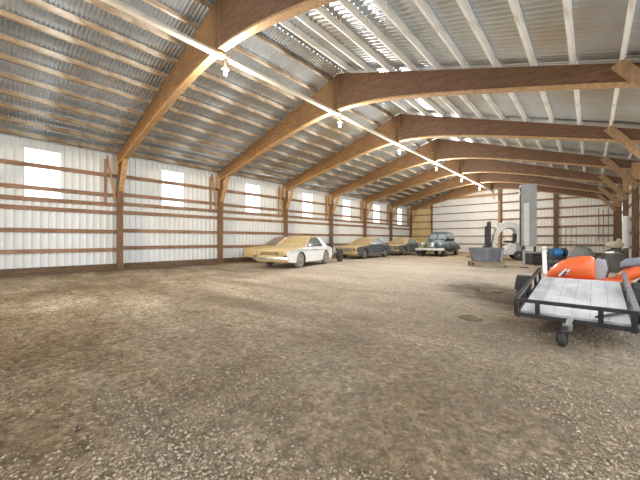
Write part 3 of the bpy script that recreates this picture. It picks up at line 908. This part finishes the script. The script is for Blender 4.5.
for s in (-1, 1):
    mb = MB(); mb.rings([[(s * 0.05, -0.735, 1.19), (s * 0.54, -0.70, 1.19), (s * 0.50, -0.37, 1.53), (s * 0.05, -0.41, 1.55)], [(s * 0.05, -0.70, 1.17), (s * 0.54, -0.66, 1.17), (s * 0.50, -0.33, 1.51), (s * 0.05, -0.37, 1.53)]])
    mb.build('windshield', 'glasslight', t)
    for y0, y1, y2, y3 in ((-0.30, 0.28, 0.28, -0.10), (0.36, 1.0, 0.92, 0.36)):
        mb = MB(); mb.rings([[(s * 0.715, y0, 1.22), (s * 0.715, y1, 1.22), (s * 0.695, y2, 1.56), (s * 0.695, y3, 1.56)], [(s * 0.66, y0, 1.22), (s * 0.66, y1, 1.22), (s * 0.64, y2, 1.56), (s * 0.64, y3, 1.56)]])
        mb.build('side_window', 'glasslight', t)
    # swelling fenders: front then rear
    mb = MB()
    X = s * 0.66
    mb.rings([sring(-2.18, 0.06, 0.52, 0.72, x0=X), sring(-2.10, 0.17, 0.42, 0.86, x0=X), sring(-1.8, 0.235, 0.44, 0.97, x0=X), sring(-1.4, 0.245, 0.48, 1.0, x0=X), sring(-1.0, 0.23, 0.44, 0.93, x0=X), sring(-0.6, 0.19, 0.34, 0.72, x0=X), sring(-0.25, 0.10, 0.30, 0.48, x0=X)])
    mb.build('fender', 'tealdust' if s < 0 else 'teal', t, smooth=True, angle=60)
    mb = MB()
    mb.rings([sring(0.62, 0.10, 0.34, 0.55, x0=X), sring(0.95, 0.20, 0.40, 0.84, x0=X), sring(1.35, 0.24, 0.44, 0.93, x0=X), sring(1.75, 0.22, 0.42, 0.88, x0=X), sring(2.1, 0.17, 0.38, 0.72, x0=X), sring(2.32, 0.06, 0.40, 0.54, x0=X)])
    mb.build('fender', 'teal', t, smooth=True, angle=60)
    mb = MB(); mb.box((s * 0.80, 0.2, 0.32), (0.22, 1.5, 0.06)); mb.build('running_board', 'black', t, bevel=0.01)
    mb = MB(); mb.lathe([(0.085, 0.1), (0.115, 0.0), (0.12, -0.05), (0.105, -0.06)], (s * 0.60, -2.10, 0.84), 'Y', 18); o = mb.build('headlight', 'chrome', t, smooth=True)
    mb = MB(); mb.lathe([(0.105, -0.05), (0.07, -0.08), (0.01, -0.09)], (s * 0.60, -2.10, 0.84), 'Y', 18); mb.build('lens', 'glasslight', o, smooth=True)
    for yy in (-1.45, 1.40):
        wheel(t, (s * 0.70, yy, 0.36), 0.36, 0.17, 'rubber', 'hub', sx=s)
mb = MB(); mb.rings([sring(-2.10, 0.20, 0.52, 0.90), sring(-2.06, 0.25, 0.46, 0.96)]); g = mb.build('grille', 'chrome', t, smooth=True)
for i in range(5):
    mb = MB(); mb.box((0, -2.115, 0.56 + i * 0.07), (0.34, 0.02, 0.02)); mb.build('grille_bar', 'dark', g)
bumper(t, -2.36, 0.50, 1.86, 'chromepale', 0.16, 0.10)
for s in (-1, 1):
    mb = MB(); mb.box((s * 0.40, -2.20, 0.47), (0.06, 0.30, 0.06)); mb.build('bumper_bracket', 'dark', t)
bumper(t, 2.42, 0.50, 1.74, 'chromepale', 0.12, 0.10)

# --- loose tyre by the coupe's nose
x, y = px(340, 261.6)
t = root('loose_tyre', 'dark loose tyre standing between the white car and the slate coupe', 'tyre', (x, y, 0), 0.35)
wheel(t, (0, 0, 0.36), 0.36, 0.22, 'rubber', 'dark', sx=1)

# ------------------------------------------------------------------ forklift (side on, mast to the left)
x, y = pxd(503.0, 19.6)
fk = root('forklift', 'white forklift with curved overhead guard standing before the back wall post', 'forklift', (x, y, 0), TH - 0.35)
fk.scale = (1.06, 1.06, 1.06)
# local: x to the picture's right, y away
mb = MB(); mb.prism([(-0.62, 0.30), (0.95, 0.30), (0.95, 0.62), (0.75, 0.95), (0.25, 0.95), (0.10, 0.62), (-0.35, 0.62), (-0.45, 0.95), (-0.62, 0.95)], -0.5, 0.5, 'Y'); mb.build('chassis', 'white', fk, bevel=0.03)
mb = MB(); mb.prism([(0.55, 0.25), (1.02, 0.32), (1.05, 0.90), (0.80, 1.05), (0.55, 1.0)], -0.53, 0.53, 'Y'); mb.build('counterweight', 'plasticgrey', fk, bevel=0.05)
mb = MB(); mb.box((0.32, 0, 1.06), (0.50, 0.55, 0.13)); mb.build('seat', 'black', fk, bevel=0.03)
mb = MB(); mb.box((0.60, 0, 1.32), (0.12, 0.52, 0.46)); mb.build('backrest', 'black', fk, bevel=0.03)
arc = [(-0.58, 0.95), (-0.52, 1.40), (-0.40, 1.82), (-0.20, 2.12), (0.05, 2.24), (0.38, 2.25), (0.62, 2.17), (0.76, 1.90), (0.80, 1.5), (0.80, 0.95)]
for s in (-0.46, 0.46):
    mb = MB()
    wd = [0.09, 0.11, 0.17, 0.22, 0.23, 0.23, 0.22, 0.15, 0.10, 0.10]
    inner, outer = [], []
    cen = Vector((0.15, 0, 1.3))
    for (ax, az), w_ in zip(arc, wd):
        d = Vector((ax - 0.15, 0, az - 1.35)).normalized()
        outer.append((ax, az)); inner.append((ax - d.x * w_ * 1.6, az - d.z * w_ * 1.6))
    rings = [[(o_[0], s - 0.04, o_[1]), (o_[0], s + 0.04, o_[1]), (i_[0], s + 0.04, i_[1]), (i_[0], s - 0.04, i_[1])] for o_, i_ in zip(outer, inner)]
    mb.rings(rings); mb.build('overhead_guard', 'white', fk, bevel=0.01)
mb = MB(); mb.rings([[(-0.24, -0.44, 2.13), (-0.24, 0.44, 2.13), (-0.22, 0.44, 2.09), (-0.22, -0.44, 2.09)], [(0.05, -0.44, 2.24), (0.05, 0.44, 2.24), (0.05, 0.44, 2.19), (0.05, -0.44, 2.19)], [(0.38, -0.44, 2.25), (0.38, 0.44, 2.25), (0.38, 0.44, 2.20), (0.38, -0.44, 2.20)], [(0.62, -0.44, 2.17), (0.62, 0.44, 2.17), (0.60, 0.44, 2.12), (0.60, -0.44, 2.12)]])
mb.build('roof_panel', 'white', fk)
mb = MB(); mb.tube([(-0.50, 0, 0.95), (-0.24, 0, 1.52)], 0.035, 10); mb.build('steering_column', 'black', fk, smooth=True)
mb = MB(); ring = [Vector((-0.24 + 0.19 * math.cos(a) * 0.55, 0.19 * math.sin(a), 1.54 + 0.19 * math.cos(a) * 0.83)) for a in [2 * PI * i / 20 for i in range(21)]]
mb.tube(ring, 0.02, 8, caps=False); mb.tube([ring[0], ring[10]], 0.012, 6); mb.tube([ring[5], ring[15]], 0.012, 6); mb.build('steering_wheel', 'black', fk, smooth=True)
for s in (-0.30, 0.30):
    mb = MB(); mb.box((-0.76, s, 1.18), (0.13, 0.09, 2.22)); mb.build('mast_rail', 'dark', fk, bevel=0.01)
    mb = MB(); mb.box((-0.90, s, 1.05), (0.09, 0.08, 1.95)); mb.build('mast_rail', 'dark', fk, bevel=0.01)
    mb = MB(); mb.box((-1.03, s * 0.9, 0.45), (0.05, 0.11, 0.75)); mb.box((-1.53, s * 0.9, 0.10), (1.0, 0.11, 0.045)); mb.build('fork', 'dark', fk)
    mb = MB(); mb.tube([(-0.74, s * 1.2, 0.55), (-0.58, s * 1.4, 1.5)], 0.03, 8); mb.build('tilt_cylinder', 'dark', fk)
for z in (0.5, 1.3, 2.2):
    mb = MB(); mb.box((-0.76, 0, z), (0.08, 0.62, 0.09)); mb.build('mast_crossbar', 'dark', fk)
mb = MB(); mb.box((-0.98, 0, 0.55), (0.05, 0.9, 0.45)); mb.build('fork_carriage', 'dark', fk)
for (wx, r) in ((-0.55, 0.33), (0.70, 0.26)):
    for s in (-0.52, 0.52):
        o = wheel(fk, (wx, s, r), r, 0.18, 'rubber', 'hub', sx=-1 if s < 0 else 1)
        o.rotation_euler = (0, 0, PI / 2)

# ------------------------------------------------------------------ grey bin on a skid pallet
x, y = px(485.5, 266.3)
pal = root('wooden_pallet', 'weathered wooden pallet lying under the galvanised bin', 'pallet', (x, y, 0), TH - 0.1)
for i in range(3):
    mb = MB(); mb.box((0, -0.40 + 0.40 * i, 0.10), (1.28, 0.09, 0.20)); mb.build('runner', 'pallet', pal)
for i in range(8):
    mb = MB(); mb.box((-0.58 + 1.16 * i / 7, 0, 0.215), (0.13, 0.95, 0.03)); mb.build('deck_board', 'pallet', pal)
mb = MB(); mb.box((0.70, -0.3, 0.03), (0.12, 0.1, 0.06)); mb.build('foot_block', 'dark', pal)
bn = root('metal_bin', 'grey ribbed galvanised bin sitting on the wooden pallet', 'bin', (x, y, 0.231), TH - 0.1)
hx0, hx1, hy0, hy1, hh, th = 0.50, 0.62, 0.34, 0.42, 0.62, 0.03
mb = MB()
N_ = 28


def rect(hx, hy, z, cor=0.06):
    out = []
    for i in range(N_):
        u = i / N_ * 4
        k, f = int(u), u - int(u)
        p = [(-hx, -hy), (hx, -hy), (hx, hy), (-hx, hy)]
        a, b = p[k], p[(k + 1) % 4]
        q = Vector((a[0] + (b[0] - a[0]) * f, a[1] + (b[1] - a[1]) * f, z))
        if 0.05 < f < 0.95 and i % 2: q.x *= 0.975; q.y *= 0.975
        out.append(q)
    return out


mb.rings([rect(hx0, hy0, 0.0), rect(hx1, hy1, hh), rect(hx1 - th, hy1 - th, hh), rect(hx0 - th, hy0 - th, 0.05)])
mb.build('bin_shell', 'galv', bn)
mb = MB()
for s in (-1, 1):
    mb.bar((-hx1 - .01, s * hy1, hh), (hx1 + .01, s * hy1, hh), 0.05, 0.045); mb.bar((s * hx1, -hy1, hh), (s * hx1, hy1, hh), 0.05, 0.045)
mb.build('rim', 'galv', bn)
mb = MB(); mb.bar((hx1 - 0.06, -hy1 - 0.02, hh * 0.9), (hx0 + 0.02, -hy0 - 0.03, 0.03), 0.09, 0.02, (0, 1, 0)); mb.build('corner_strap', 'plasticgrey', bn)['label'] = 'pale corner strap'

# ------------------------------------------------------------------ tall grey cabinet
x, y = pxd(528.5, 17.6)
cb = root('tall_cabinet', 'tall grey sheet-metal cabinet on short dark legs, left of a back wall post', 'cabinet', (x, y, 0), TH - 0.50)
w_, d_, z0_, z1_ = 0.74, 0.55, 0.86, 4.42
mb = MB(); mb.box((0, 0, (z0_ + z1_) / 2), (w_, d_, z1_ - z0_)); mb.build('cabinet_body', 'cab', cb, bevel=0.015)
mb = MB(); mb.box((-0.12, -d_ / 2 - 0.012, 2.12), (0.26, 0.02, 2.46)); mb.build('front_panel', 'cablight', cb)['label'] = 'pale narrow front panel'
mb = MB(); mb.box((-w_ / 2 - 0.03, -0.05, 2.64), (0.05, 0.40, 3.5)); mb.build('side_channel', 'dark', cb)
for sx_ in (-1, 1):
    for sy_ in (-1, 1):
        mb = MB(); mb.box((sx_ * 0.30, sy_ * 0.21, z0_ / 2), (0.07, 0.07, z0_)); mb.build('leg', 'dark', cb)
mb = MB(); mb.box((0, 0, 0.30), (0.66, 0.42, 0.05)); mb.build('lower_shelf', 'dark', cb)

# jack stand in front of the cabinet
x, y = px(524, 267.8)
js = root('jack_stand', 'rusty upright jack post standing before the tall grey cabinet', 'jack', (x, y, 0), TH)
mb = MB(); mb.tube([(0, 0, 0.02), (0, 0, 0.80)], 0.05, 12); mb.build('jack_tube', 'plasticgrey', js, smooth=True)
mb = MB(); mb.tube([(0, 0, 0.80), (0, 0, 1.0)], 0.03, 10); mb.build('ram', 'dark', js, smooth=True)
mb = MB(); mb.box((0, 0, 0.015), (0.26, 0.26, 0.03)); mb.build('foot_plate', 'dark', js)
mb = MB(); mb.tube([(0.0, -0.05, 0.72), (0.12, -0.05, 0.72), (0.12, -0.16, 0.72)], 0.014, 8); mb.build('crank', 'dark', js, smooth=True)

# ------------------------------------------------------------------ clutter behind the orange machine
# blue compressor
x, y = pxd(557, 12.2)
cp = root('air_compressor', 'blue motor with black fan guard on a low stand, behind the orange machine', 'compressor', (x, y, 0), TH)
mb = MB(); mb.lathe([(0.02, -0.42), (0.15, -0.38), (0.17, -0.3), (0.17, 0.3), (0.15, 0.38), (0.02, 0.42)], (0, 0, 0.36), 'X', 22); mb.build('tank', 'dark', cp, smooth=True)
mb = MB(); mb.lathe([(0.05, -0.21), (0.15, -0.19), (0.17, -0.12), (0.17, 0.12), (0.15, 0.19), (0.05, 0.21)], (-0.06, 0, 0.74), 'X', 22); mb.build('motor', 'blue', cp, smooth=True)
mb = MB(); mb.box((-0.06, 0, 0.545), (0.66, 0.28, 0.04)); mb.build('mounting_plate', 'black', cp)
mb = MB(); mb.lathe([(0.16, -0.05), (0.19, -0.03), (0.19, 0.03), (0.16, 0.05)], (0.27, 0, 0.74), 'X', 20); mb.build('fan_guard', 'black', cp, smooth=True)
mb = MB(); mb.box((0.40, 0, 0.72), (0.12, 0.16, 0.24)); mb.build('pump_head', 'plasticgrey', cp, bevel=0.02)
for sx_ in (-0.28, 0.28):
    for sy_ in (-0.12, 0.12):
        mb = MB(); mb.box((sx_, sy_, 0.11), (0.05, 0.05, 0.22)); mb.build('leg', 'black', cp)
# white board and black rack left of it
x, y = pxd(544.5, 11.2)
wbd = root('white_board', 'upright white narrow board leaning on the black rack, left of the blue motor', 'board', (x, y, 0), TH)
mb = MB(); mb.box((0, 0, 0.50), (0.15, 0.03, 1.0), rot=Matrix.Rotation(-0.06, 3, 'X')); mb.build('board_panel', 'white', wbd)
mb = MB(); mb.box((0, -0.03, 0.9), (0.15, 0.02, 0.04)); mb.build('edge_strip', 'plasticgrey', wbd)
x, y = pxd(549, 11.3)
rk = root('black_rack', 'small black steel rack between the white board and the blue motor', 'rack', (x, y, 0), TH)
for sx_ in (-0.09, 0.09):
    for sy_ in (-0.12, 0.12):
        mb = MB(); mb.box((sx_, sy_, 0.46), (0.035, 0.035, 0.92)); mb.build('leg', 'black', rk)
for z in (0.25, 0.6, 0.9):
    mb = MB(); mb.box((0, 0, z), (0.24, 0.30, 0.03)); mb.build('shelf', 'black', rk)
# dark crate left of the board
x, y = pxd(534, 15.2)
cr = root('steel_crate', 'low dark steel crate at the foot of the tall grey cabinet', 'crate', (x, y, 0), TH + 0.1)
mb = MB(); mb.box((0, 0, 0.30), (0.62, 0.5, 0.56)); mb.build('crate_body', 'dark', cr, bevel=0.02)
mb = MB(); mb.box((0, 0, 0.61), (0.68, 0.56, 0.05)); mb.build('lid', 'plasticgrey', cr)
for s in (-0.26, 0.26):
    mb = MB(); mb.box((s, 0, 0.02), (0.06, 0.5, 0.04)); mb.build('skid', 'pallet', cr)
# covered heaps
x, y = pxd(582, 12.6)
hp = root('covered_heap', 'grey green tarp covered heap behind the orange hood', 'heap', (x, y, 0), TH)
mb = MB(); mb.blob((0, 0, 0.0), (0.60, 0.42, 0.98), 26, 14, 0, 0.05, 0.0, 5); mb.build('tarp', 'tarp', hp, smooth=True, angle=80)
mb = MB(); mb.tube([(-0.55, -0.28, 0.40), (-0.25, -0.37, 0.60), (0.2, -0.37, 0.60), (0.54, -0.26, 0.38)], 0.016, 8); mb.build('tie_rope', 'rope', hp)
x, y = pxd(615, 11.9)
hp = root('dark_heap', 'dark tarp covered heap against the right wall under a cream sack', 'heap', (x, y, 0), TH)
mb = MB(); mb.blob((0, 0, 0.0), (0.52, 0.45, 0.92), 26, 14, 0, 0.06, 0.0, 9); mb.build('tarp', 'tarpdark', hp, smooth=True, angle=80)
x, y = pxd(615, 11.9)
sk = root('cream_sack', 'crumpled cream sack lying on top of the dark heap', 'sack', (x, y, 0.93), TH)
mb = MB(); mb.blob((0, 0, 0.10), (0.30, 0.20, 0.15), 22, 12, 0, 0.14, -0.10, 4); mb.build('sack_body', 'sack', sk, smooth=True, angle=80)
mb = MB(); mb.blob((0.16, 0, 0.26), (0.09, 0.08, 0.10), 14, 8, 0, 0.15, None, 6); mb.build('sack_neck', 'sack', sk, smooth=True, angle=80)
# hanging ropes in the right back corner
for i, (xx, z0, z1) in enumerate(((1.02, 1.0, 3.7), (0.72, 1.1, 3.6), (0.45, 1.2, 3.75))):
    mb = MB(); mb.tube([(xx, YB - 0.06, z1), (xx + 0.01, YB - 0.07, (z0 + z1) / 2), (xx - 0.02, YB - 0.05, z0)], 0.018, 6)
    tag(mb.build('hanging_rope', 'rope', smooth=True), f'thin dark rope hanging on the back wall, {("closest to the right corner post", "middle one of three", "farthest from the right corner post")[i]}', 'rope', 'ropes in the corner')
x, y = pxd(566, 23.5)
rr = root('wire_rack', 'thin wire rack with upright rods standing before the back wall', 'rack', (x, y, 0), 0)
for i in range(5):
    mb = MB(); mb.tube([(-0.6 + 0.3 * i, 0, 0), (-0.6 + 0.3 * i, 0, 2.25)], 0.016, 6); mb.build('rod', 'dark', rr)
for z in (0.3, 1.1, 2.2):
    mb = MB(); mb.tube([(-0.62, 0, z), (0.62, 0, z)], 0.014, 6); mb.build('crossbar', 'dark', rr)
for s in (-0.5, 0.5):
    mb = MB(); mb.box((s, 0, 0.012), (0.05, 0.5, 0.024)); mb.build('foot', 'dark', rr)

# ------------------------------------------------------------------ small tilt trailer
TL, TW = 2.45, 1.16
tr = root('utility_trailer', 'small black utility trailer with grey deck, nose down on its jack', 'trailer', (-0.19, 4.99, 0.0), -0.01)
ZN, PITCH = 0.20, 0.105                             # nose height, rise per metre
tilt = Matrix.Rotation(math.atan(PITCH), 3, 'X')


def tp_(x, y, z):
    return Vector((0, 0, ZN)) + tilt @ Vector((x, y, z))


def tbar(mb, p, q, w, h): mb.bar(tp_(*p), tp_(*q), w, h)


def tbuild(name, material, fn, bevel=0.004):
    mb = MB(); fn(mb); return mb.build(name, material, tr, bevel=bevel)


mb = MB()
for i in range(6):
    xx = -TW / 2 + 0.04 + (TW - 0.08) * (i + .5) / 6
    mb.bar(tp_(xx, 0.03, 0.045), tp_(xx, TL - 0.02, 0.045), (TW - 0.08) / 6 - 0.003, 0.03)
mb.build('deck', 'deck', tr)
mb = MB()
for s in (-1, 1): tbar(mb, (s * (TW / 2 - .02), 0, 0.0), (s * (TW / 2 - .02), TL, 0.0), 0.05, 0.07)
tbar(mb, (-TW / 2, TL, 0.0), (TW / 2, TL, 0.0), 0.05, 0.07); tbar(mb, (-TW / 2, 1.2, -0.01), (TW / 2, 1.2, -0.01), 0.05, 0.05)
mb.build('chassis', 'black', tr)
mb = MB(); tbar(mb, (-TW / 2 - .02, -0.02, 0.015), (TW / 2 + .02, -0.02, 0.015), 0.045, 0.05); tbar(mb, (-TW / 2 - .02, -0.02, 0.215), (TW / 2 + .02, -0.02, 0.215), 0.045, 0.045)
for xx in (-TW / 2, -TW / 2 + 0.24, TW / 2 - 0.30, TW / 2 - 0.02): tbar(mb, (xx, -0.02, 0.0), (xx, -0.02, 0.215), 0.05, 0.04)
mb.build('front_rail', 'black', tr)
for s in (-1, 1):
    mb = MB()
    xx = s * (TW / 2 + .01)
    tbar(mb, (xx, 0, 0.215), (xx, TL, 0.215), 0.045, 0.045)
    for yy in (0.62, 1.24, 1.86, 2.43): tbar(mb, (xx, yy, 0.0), (xx, yy, 0.215), 0.04, 0.04)
    mb.build('side_rail', 'steelgrey' if s > 0 else 'black', tr)
    o = wheel(tr, (s * (TW / 2 + 0.15), 1.55, 0.26), 0.26, 0.15, 'rubber', 'hub', sx=s)
    mb = MB()
    pts_ = [(s * (TW / 2 + 0.15), 1.55 + 0.32 * math.cos(a), 0.27 + 0.32 * math.sin(a)) for a in [PI * (0.1 + 0.8 * i / 8) for i in range(9)]]
    rings = [[(p[0] - 0.09, p[1], p[2]), (p[0] + 0.09, p[1], p[2]), (p[0] + 0.09, p[1], p[2] + 0.012), (p[0] - 0.09, p[1], p[2] + 0.012)] for p in pts_]
    mb.rings(rings); mb.build('fender', 'black', tr)
mb = MB(); mb.tube([(-TW / 2 - 0.1, 1.55, 0.26), (TW / 2 + 0.1, 1.55, 0.26)], 0.03, 10); mb.build('axle', 'black', tr)
mb = MB(); mb.bar((0.0, 0.02, 0.175), (-0.03, -0.50, 0.215), 0.05, 0.05); mb.build('tongue', 'black', tr, bevel=0.005)
jk = MB(); jk.tube([(0.02, -0.36, 0.33), (-0.05, -0.44, 0.10)], 0.03, 12); jk.box((-0.01, -0.40, 0.215), (0.09, 0.09, 0.07))
jo = jk.build('tongue_jack', 'steelgrey', tr, bevel=0.004)
mb = MB(); mb.lathe([(0.03, -0.04), (0.068, -0.036), (0.074, -0.02), (0.074, 0.02), (0.068, 0.036), (0.03, 0.04)], (-0.055, -0.45, 0.074), 'X', 20); w1 = mb.build('jack_wheel', 'rubber', jo, smooth=True)
mb = MB(); mb.box((-0.105, -0.45, 0.10), (0.012, 0.05, 0.13)); mb.box((-0.005, -0.45, 0.10), (0.012, 0.05, 0.13)); mb.box((-0.055, -0.45, 0.165), (0.11, 0.05, 0.012)); mb.build('wheel_fork', 'black', jo)
mb = MB(); tbar(mb, (TW / 2 - .34, 0.10, 0.075), (TW / 2 - .06, 0.42, 0.085), 0.03, 0.02); mb.build('loose_strap', 'black', tr)

# ------------------------------------------------------------------ orange ride-on machine
mw = root('ride_on_mower', 'orange ride-on machine with long sloped hood, standing behind the trailer', 'riding mower', (0.31, 8.25, 0), 0.0)
# local x: -x is the nose
mb = MB()


def hring(x, w, z0, z1, p=2.8, n=22): return [(x, q[0], q[2]) for q in sring(0, w, z0, z1, n, p)]


mb.rings([hring(-1.02, 0.10, 0.42, 0.50), hring(-0.99, 0.22, 0.40, 0.57), hring(-0.92, 0.30, 0.40, 0.67), hring(-0.80, 0.34, 0.40, 0.78), hring(-0.65, 0.35, 0.41, 0.86), hring(-0.48, 0.345, 0.42, 0.905), hring(-0.30, 0.33, 0.44, 0.915), hring(-0.25, 0.29, 0.46, 0.87)])
mb.build('hood', 'orange', mw, smooth=True, angle=60)
mb = MB(); mb.rings([hring(-1.0, 0.26, 0.36, 0.42), hring(-0.6, 0.38, 0.36, 0.43), hring(-0.25, 0.38, 0.38, 0.47), hring(0.0, 0.38, 0.38, 0.50), hring(0.25, 0.38, 0.38, 0.52)])
mb.build('footboard', 'orange', mw, smooth=True, angle=60)
mb = MB(); mb.rings([hring(0.05, 0.27, 0.40, 0.54), hring(0.14, 0.33, 0.40, 0.64), hring(0.26, 0.36, 0.48, 0.74), hring(0.42, 0.38, 0.58, 0.79), hring(0.7, 0.38, 0.60, 0.80), hring(0.85, 0.36, 0.60, 0.79), hring(0.93, 0.28, 0.60, 0.75)])
mb.build('rear_fender', 'orange', mw, smooth=True, angle=60)
mb = MB(); mb.rings([hring(0.12, 0.12, 0.70, 0.80), hring(0.2, 0.19, 0.72, 0.88), hring(0.45, 0.22, 0.74, 0.92), hring(0.72, 0.21, 0.74, 0.92), hring(0.9, 0.14, 0.76, 0.88)])
mb.build('seat', 'seatgrey', mw, smooth=True, angle=60)
mb = MB(); mb.prism([(-0.27, 0.46), (-0.10, 0.46), (-0.06, 0.66), (-0.09, 0.84), (-0.20, 0.87), (-0.27, 0.82)], -0.2, 0.2, 'Y'); mb.build('dashboard', 'plasticgrey', mw, bevel=0.03)
mb = MB(); mb.tube([(-0.16, 0, 0.84), (-0.10, 0, 0.98)], 0.03, 10); mb.build('steering_column', 'black', mw)
mb = MB(); mb.tube([(0.08, -0.36, 0.97), (0.02, -0.28, 0.99), (-0.10, -0.12, 0.98), (-0.10, 0.12, 0.98), (0.02, 0.28, 0.99), (0.08, 0.36, 0.97)], 0.014, 10); hb = mb.build('handlebar', 'chrome', mw, smooth=True)
for s in (-1, 1):
    mb = MB(); mb.tube([(0.12, s * 0.41, 0.955), (0.04, s * 0.30, 0.99)], 0.021, 10); mb.build('grip', 'black', hb)
mb = MB(); mb.tube([(-0.06, -0.12, 0.93), (-0.02, -0.2, 0.75), (-0.08, -0.22, 0.52)], 0.012, 8); mb.build('cable', 'black', mw)
# slanted pale mark on the hood flank
mb = MB()
for i, (a, b, c_, m_) in enumerate(((-0.80, 0.50, 0.15, 0), (-0.75, 0.50, 0.10, 1), (-0.70, 0.55, 0.09, 0))):
    for sgn in (-1,):
        mb.bar((a, -0.352, b), (a + c_ * 0.8, -0.362, b + c_), 0.008, 0.035, (1, 0, 0), m_)
mb.build('decal', ['decal', 'decaldark'], mw)
for (wx, r, wy) in ((-0.66, 0.20, 0.30), (0.58, 0.27, 0.30)):
    for s in (-1, 1):
        o = wheel(mw, (wx, s * wy, r), r, 0.16, 'rubber', 'hub', sx=s); o.rotation_euler = (0, 0, PI / 2)
mb = MB(); mb.box((0.0, 0, 0.30), (1.6, 0.30, 0.12)); mb.build('chassis', 'black', mw)

# ------------------------------------------------------------------ loose soil and gravel
x, y = px(470, 319)
mb = MB()
mb.blob((0, 0, 0), (0.17, 0.12, 0.05), 22, 8, 0, 0.25, -0.002, 3)
o = mb.build('dirt_clump', 'clod', smooth=True, angle=80); o.location = (x, y, 0.002)
tag(o, 'small dark clump of soil on the dirt floor left of the trailer', 'soil')
x, y = px(488, 291)
mb = MB(); mb.blob((0, 0, 0), (0.30, 0.2, 0.05), 22, 8, 0, 0.25, -0.002, 8)
o = mb.build('dirt_clump', 'clod', smooth=True, angle=80); o.location = (x, y, 0.002)
tag(o, 'flat dark patch of loose soil on the floor beside the trailer wheel', 'soil')

rg = random.Random(21)
vs, fs = [], []
base = [(1, 0, 0), (-0.9, 0.1, 0), (0.1, 0.85, 0.05), (-0.05, -0.9, 0), (0.15, 0.1, 0.62), (0.05, 0.0, -0.4)]
bf = [(0, 2, 4), (2, 1, 4), (1, 3, 4), (3, 0, 4), (2, 0, 5), (1, 2, 5), (3, 1, 5), (0, 3, 5)]
cth, sth = math.cos(TH), math.sin(TH)
from mathutils import noise as mnoise
count = 0
while count < 60000:
    d = 1.35 + 9.0 * rg.random() ** 2.6
    r = rg.uniform(-1.25, 1.25) * d
    x, y = r * cth - d * sth, r * sth + d * cth
    if not (LX + 0.2 < x < RX - 0.1 and y > -3): continue
    if (x + 0.31) ** 2 + (y - 4.5) ** 2 < 0.03: continue
    dens = mnoise.noise(Vector((x * 0.5, y * 0.5, 3.1))) * 0.6 + mnoise.noise(Vector((x * 1.6, y * 1.6, 7.7))) * 0.5
    if dens + rg.uniform(-0.35, 0.35) < -0.02: continue
    s = min(0.0035 + rg.expovariate(1 / 0.0042), 0.020)
    a = rg.uniform(0, 2 * PI); ca, sa = math.cos(a), math.sin(a)
    k1, k2, k3 = rg.uniform(.7, 1.3), rg.uniform(.6, 1.1), rg.uniform(.6, 1.1)
    o_ = len(vs)
    for bx_, by_, bz_ in base:
        bx2, by2 = bx_ * k1 * s, by_ * k2 * s
        vs.append((x + bx2 * ca - by2 * sa, y + bx2 * sa + by2 * ca, bz_ * k3 * s + s * 0.15))
    fs += [tuple(i + o_ for i in f) for f in bf]
    count += 1
me = bpy.data.meshes.new('gravel'); me.from_pydata(vs, [], fs); me.materials.append(M['stone'])
o = bpy.data.objects.new('gravel', me); col.objects.link(o)
tag(o, 'loose pale gravel scattered over the near dirt floor', 'gravel', None, 'stuff')

# ------------------------------------------------------------------ light
w = bpy.data.worlds.new('daylight'); SC.world = w
w.use_nodes = True
bg = w.node_tree.nodes['Background']
bg.inputs['Color'].default_value = (0.86, 0.93, 1.0, 1)
bg.inputs['Strength'].default_value = 1.7


def portal(name, loc, rot, sx, sy):
    l = bpy.data.lights.new(name, 'AREA'); l.shape = 'RECTANGLE'; l.size = sx; l.size_y = sy
    l.cycles.is_portal = True
    o = bpy.data.objects.new(name, l); col.objects.link(o); o.location = loc; o.rotation_euler = rot
    return o


portal('side_opening', (RX + 0.25, (YF + OPEN_Y) / 2, 2.2), (0, PI / 2, 0), 4.4, OPEN_Y - YF)
portal('front_opening', ((LX + FX) / 2, YF - 0.2, 2.3), (PI / 2, 0, 0), FX - LX, 4.6)
sun = bpy.data.lights.new('low_sun', 'SUN'); sun.energy = 0.9; sun.color = (1.0, 0.74, 0.40); sun.angle = math.radians(6)
so = bpy.data.objects.new('low_sun', sun); col.objects.link(so)
dirv = Vector((-0.35, 1.0, -0.012)).normalized()
so.rotation_euler = dirv.to_track_quat('-Z', 'Y').to_euler()
so.location = (-6, -30, 4)

# ------------------------------------------------------------------ camera and view
cam = bpy.data.cameras.new('camera'); cam.sensor_width = 36; cam.lens = FOC * 36 / 640.0
cam.clip_end = 300
co = bpy.data.objects.new('camera', cam); col.objects.link(co)
co.location = (0, 0, CH); co.rotation_euler = (PI / 2, 0, TH)
SC.camera = co
SC.cycles.use_denoising = True
SC.cycles.max_bounces = 10
SC.cycles.diffuse_bounces = 6
vs_ = SC.view_settings
vs_.view_transform = 'Standard'; vs_.look = 'None'; vs_.gamma = 1.0; vs_.use_curve_mapping = False
vs_.exposure = 1.15
